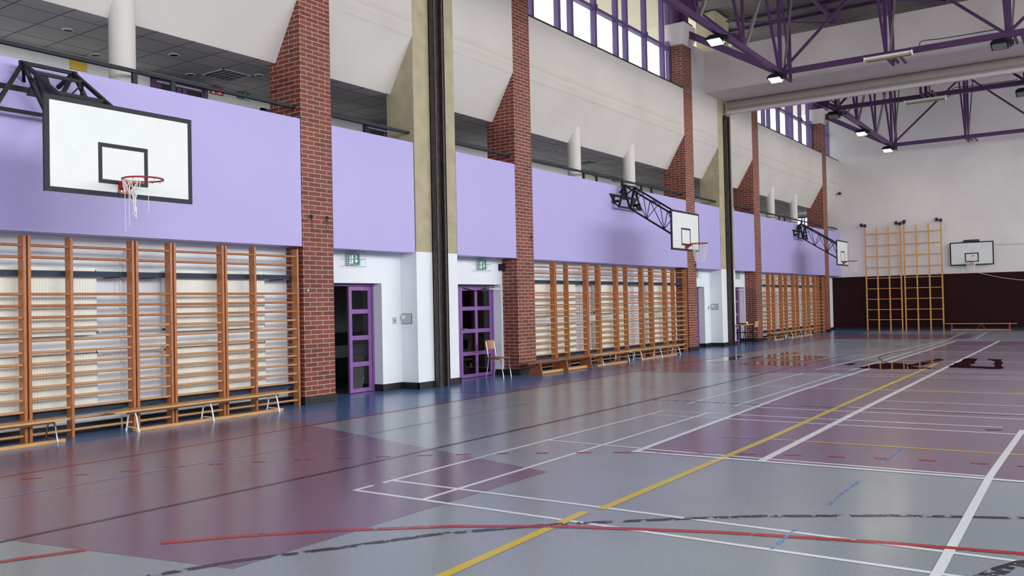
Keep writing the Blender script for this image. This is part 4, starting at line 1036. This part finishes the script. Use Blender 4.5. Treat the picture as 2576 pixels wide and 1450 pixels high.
def side_hoop(cy, label, torn, rs, dz0=0):
    t = thing('basketball_hoop', (XP, cy, 3.9), label, 'basketball hoop')
    fx = -5.12; za, zb = 4.54+dz0, 3.96+dz0; zs = 4.27+dz0; xb = -3.57; m = 'black_steel'
    # wall plates
    mb = MB(); mb.box(XP, XP+.014, cy-.75, cy+.75, zs-.03, zs+.035); mb.build('wall_strip', m, t)
    for s in (-1, 1):
        mb = MB(); mb.prism([(cy+s*.54, zs-.24), (cy+s*.80, zs+.035), (cy+s*.48, zs+.035)], 0, XP+.002, XP+.018); mb.build('wall_plate', m, t)
    mb = MB(); mb.prism([(cy-.17, zs-.06), (cy+.17, zs-.06), (cy+.06, zs+.24), (cy-.06, zs+.24)], 0, XP+.002, XP+.03); mb.build('wall_plate', m, t)
    def mem(p, q, r=.019, name='strut'): return MB().bar(p, q, r*2, r*2).build(name, m, t)
    mem((fx, cy-.66, zb), (fx, cy+.66, zb), .021, 'base_bar'); mem((fx, cy-.34, za), (fx, cy+.34, za), .021, 'apex_bar')
    for s in (-1, 1):
        mem((fx, cy+s*.30, za), (fx, cy+s*.62, zb), .021); mem((fx, cy+s*.30, za), (fx, cy+s*.02, zb), .021)
        mem((fx, cy+s*.60, zb), (XP+.01, cy+s*.66, zs-.16), .018); mem((fx, cy+s*.3, za), (XP+.01, cy+s*.2, zs+.1), .018)
        mb = MB(); mb.box(XP, fx, cy+s*.62-.01, cy+s*.62+.01, zs-.2, zs-.13); mb.build('hinge', m, t)
    # descending triangular arm
    ex = -3.69; dz = .92
    tops = [[Vector((fx, cy+s*.30, za)), Vector((ex, cy+s*.28, za-dz))] for s in (-1, 1)]
    bot = [Vector((fx, cy, zb)), Vector((ex, cy, zb-dz))]
    for a, b in tops: mem(a, b, .021, 'top_chord')
    mem(bot[0], bot[1], .021, 'bottom_chord')
    n = 3
    for i in range(n):
        f0, f1, f2 = i/n, (i+.5)/n, (i+1)/n
        for s in (0, 1):
            A, B = tops[s]; mem(bot[0].lerp(bot[1], f0), A.lerp(B, f1), .008, 'web'); mem(A.lerp(B, f1), bot[0].lerp(bot[1], f2), .008, 'web')
        mem(tops[0][0].lerp(tops[0][1], f1), tops[1][0].lerp(tops[1][1], f1), .018, 'batten')
    # frame behind the board
    for s in (-1, 1): mem((ex, cy+s*.28, 3.0), (ex, cy+s*.28, 3.7), .025, 'board_frame')
    for z in (3.02, 3.45, 3.68): mem((ex, cy-.4, z), (ex, cy+.4, z), .02, 'board_frame')
    for s in (-1, 1): mem((ex, cy+s*.38, 3.02), (xb-.03, cy+s*.38, 3.02), .015, 'spacer'); mem((ex, cy+s*.38, 3.66), (xb-.03, cy+s*.38, 3.66), .015, 'spacer')
    bd = backboard(t, cy, 2.79, 3.785, 1.715, xb)
    rim(t, (xb, cy), cy, 2.96, (1, 0), .205, torn, rs)
side_hoop(.13, 'nearest basketball hoop on a black truss arm, with torn net', True, .004, -.055)
side_hoop(15.32, 'basketball hoop on a black truss arm in the middle bay, net intact', False, .0045, .03)
side_hoop(30.72, 'farthest side basketball hoop on a black truss arm, seen nearly edge on', False, .005)

# ------------------------------------------------------------------ far wall equipment
YW = YF-.026
def far_hoop(cx):
    t = thing('basketball_hoop', (cx, YW, 2.8), 'basketball hoop fixed flat to the far wall above the dark boards', 'basketball hoop')
    yb = YF-.16; a, b = cx-.85, cx+.85; z0, z1 = 2.81, 3.83
    MB().box(a, b, yb, yb+.025, z0, z1).build('board', 'board_white', t)
    mb = MB()
    def rect(x0, x1, c, d, w):
        for (p, q, r_, s) in ((x0, x1, d-w, d), (x0, x1, c, c+w), (x0, x0+w, c+w, d-w), (x1-w, x1, c+w, d-w)): mb.box(p, q, yb-.002, yb, r_, s)
    rect(a, b, z0, z1, .05); rect(cx-.27, cx+.27, z0+.14, z0+.54, .045); mb.build('board_markings', 'cable_black', t)
    mb = MB(); mb.box(cx-.3, cx+.3, yb+.02, YF-.003, z1, z1+.04); mb.box(cx-.25, cx+.25, yb+.02, yb+.05, z1+.05, z1+.09); mb.box(cx-.3, cx-.26, yb+.02, yb+.05, z1, z1+.09); mb.box(cx+.26, cx+.3, yb+.02, yb+.05, z1, z1+.09); mb.box(cx-.6, cx+.6, yb+.025, YF-.003, 3.2, 3.3); mb.build('mount', 'black_steel', t)
    rim(t, (cx, yb-.002), 0, 2.975, (0, -1), .2, False, .006)
    mb = MB(); mb.bar((cx+.0, yb-.003, 3.18), (cx+.08, yb-.003, 3.25), .002, .03); mb.build('sticker', 'mat_blue', t)
far_hoop(.22)
def ladder(x0, w, label, zt=4.72):
    t = thing('climbing_ladder', (x0+w/2, YW, 0), label, 'climbing frame')
    yy = YF-.22; n = 3
    for i in range(n+1):
        x = x0+w*i/n; top = zt+(.05 if i in (0, n) else -.02); MB().box(x-.028, x+.028, yy-.02, yy+.02, 0, top).build('upright', 'ladder_wood', t)
    for z in (.47, .93, 1.41, 1.89, 2.37, 2.87, 3.38, 3.88, 4.41):
        MB().tube([(x0+.028, yy, z), (x0+w-.028, yy, z)], .018, 8).build('rung', 'ladder_wood', t)
    for x in (x0, x0+w):
        dx = 0 if x > -2.6 and x < -2 else .2
        mb = MB(); mb.bar((x, yy, zt+.08), (x-dx, YF-.06, zt+.14), .09, .05); mb.box(x-.05, x+.05, yy-.05, yy+.06, zt+.02, zt+.16); mb.box(x-dx-.04, x-dx+.06, YF-.09, YF-.01, zt+.08, zt+.22); mb.build('top_bracket', 'blue_steel', t)
ladder(-4.13, 1.5, 'left tall wooden climbing ladder frame on the far wall'); ladder(-2.48, 1.53, 'right tall wooden climbing ladder frame on the far wall', 4.76)
t = thing('gym_bench', (.5, YF-.4, 0), 'low wooden bench with red legs against the far wall', 'bench')
MB().box(-.85, 1.87, YF-.52, YF-.28, .27, .295).build('seat', 'ladder_wood', t); MB().box(-.65, 1.64, YF-.43, YF-.36, 0, .04).build('balance_beam', 'ladder_wood', t)
for x in (-.6, 1.6): MB().box(x-.03, x+.03, YF-.50, YF-.30, .04, .27).build('leg', 'rim_red', t)
mb = MB(); mb.bar((.35, YF-.4, .04), (.52, YF-.4, .27), .02, .03); mb.bar((.7, YF-.4, .04), (.53, YF-.4, .27), .02, .03); mb.build('leg', 'rim_red', t)
mb = MB(); pts = [(.36+(2.2-.36)*i/12+0, YF-.06, 2.5-.42*math.sin(i/12*1.3)) for i in range(13)]+[(3.2, YF-.06, 2.05), (5.2, YF-.06, 2.35)]
mb.tube(pts, .009, 6); solo(mb, 'rope', ['net_white'], 'thin pale rope sagging across the dark boards at right', 'rope')
mb = MB(); mb.tube([(1.07, YF-.03, 3.66), (6, YF-.03, 3.58)], .006, 6); solo(mb, 'wall_cable', ['roll_grey'], 'thin grey cable running right from the far hoop', 'cable')
t = thing('wall_sensor', (-5.2, YF-.1, 6.4), 'small dark round sensor high in the far corner', 'sensor')
MB().tube([(-5.24, YF-.01, 6.42), (-5.24, YF-.14, 6.42), (-5.24, YF-.19, 6.42)], [.05, .07, .03], 12).build('dome', 'cable_black', t); MB().box(-5.27, -5.21, YF-.02, YF, 6.38, 6.46).build('base', 'black_steel', t)

# hooks on the pillars
for (y, z, lab) in ((4.40, 3.0, 'small black hook on the left of the first brick pillar'), (4.74, 3.0, 'black coiled wire hook on the right of the first brick pillar'), (10.82, 3.0, 'black coiled wire hook on the second brick pillar'), (10.82+PER-6.04, 2.62, 'small black hook on the third brick pillar under the hoop')):
    t = thing('wall_hook', (XP, y, z), lab, 'hook')
    MB().tube([(XP, y, z+.04), (XP+.04, y, z+.04), (XP+.045, y, z), (XP+.03, y-.02, z-.03), (XP+.03, y-.03, z), (XP+.035, y-.01, z+.03), (XP+.02, y+.02, z+.01)], .008, 6).build('hook', 'black_steel', t)
    MB().tube([(XP+.03, y, z-.02), (XP+.03, y+.01, z-.2)], .004, 5).build('wire', 'black_steel', t)
t = thing('wall_button', (XP, 4.32, 1.83), 'tiny white round button on the first brick pillar', 'button')
MB().tube([(XP, 4.32, 1.83), (XP+.015, 4.32, 1.83)], .014, 12).build('cap', 'white_enamel', t)

for o in bpy.data.objects:
    if '_o' in o: del o['_o']
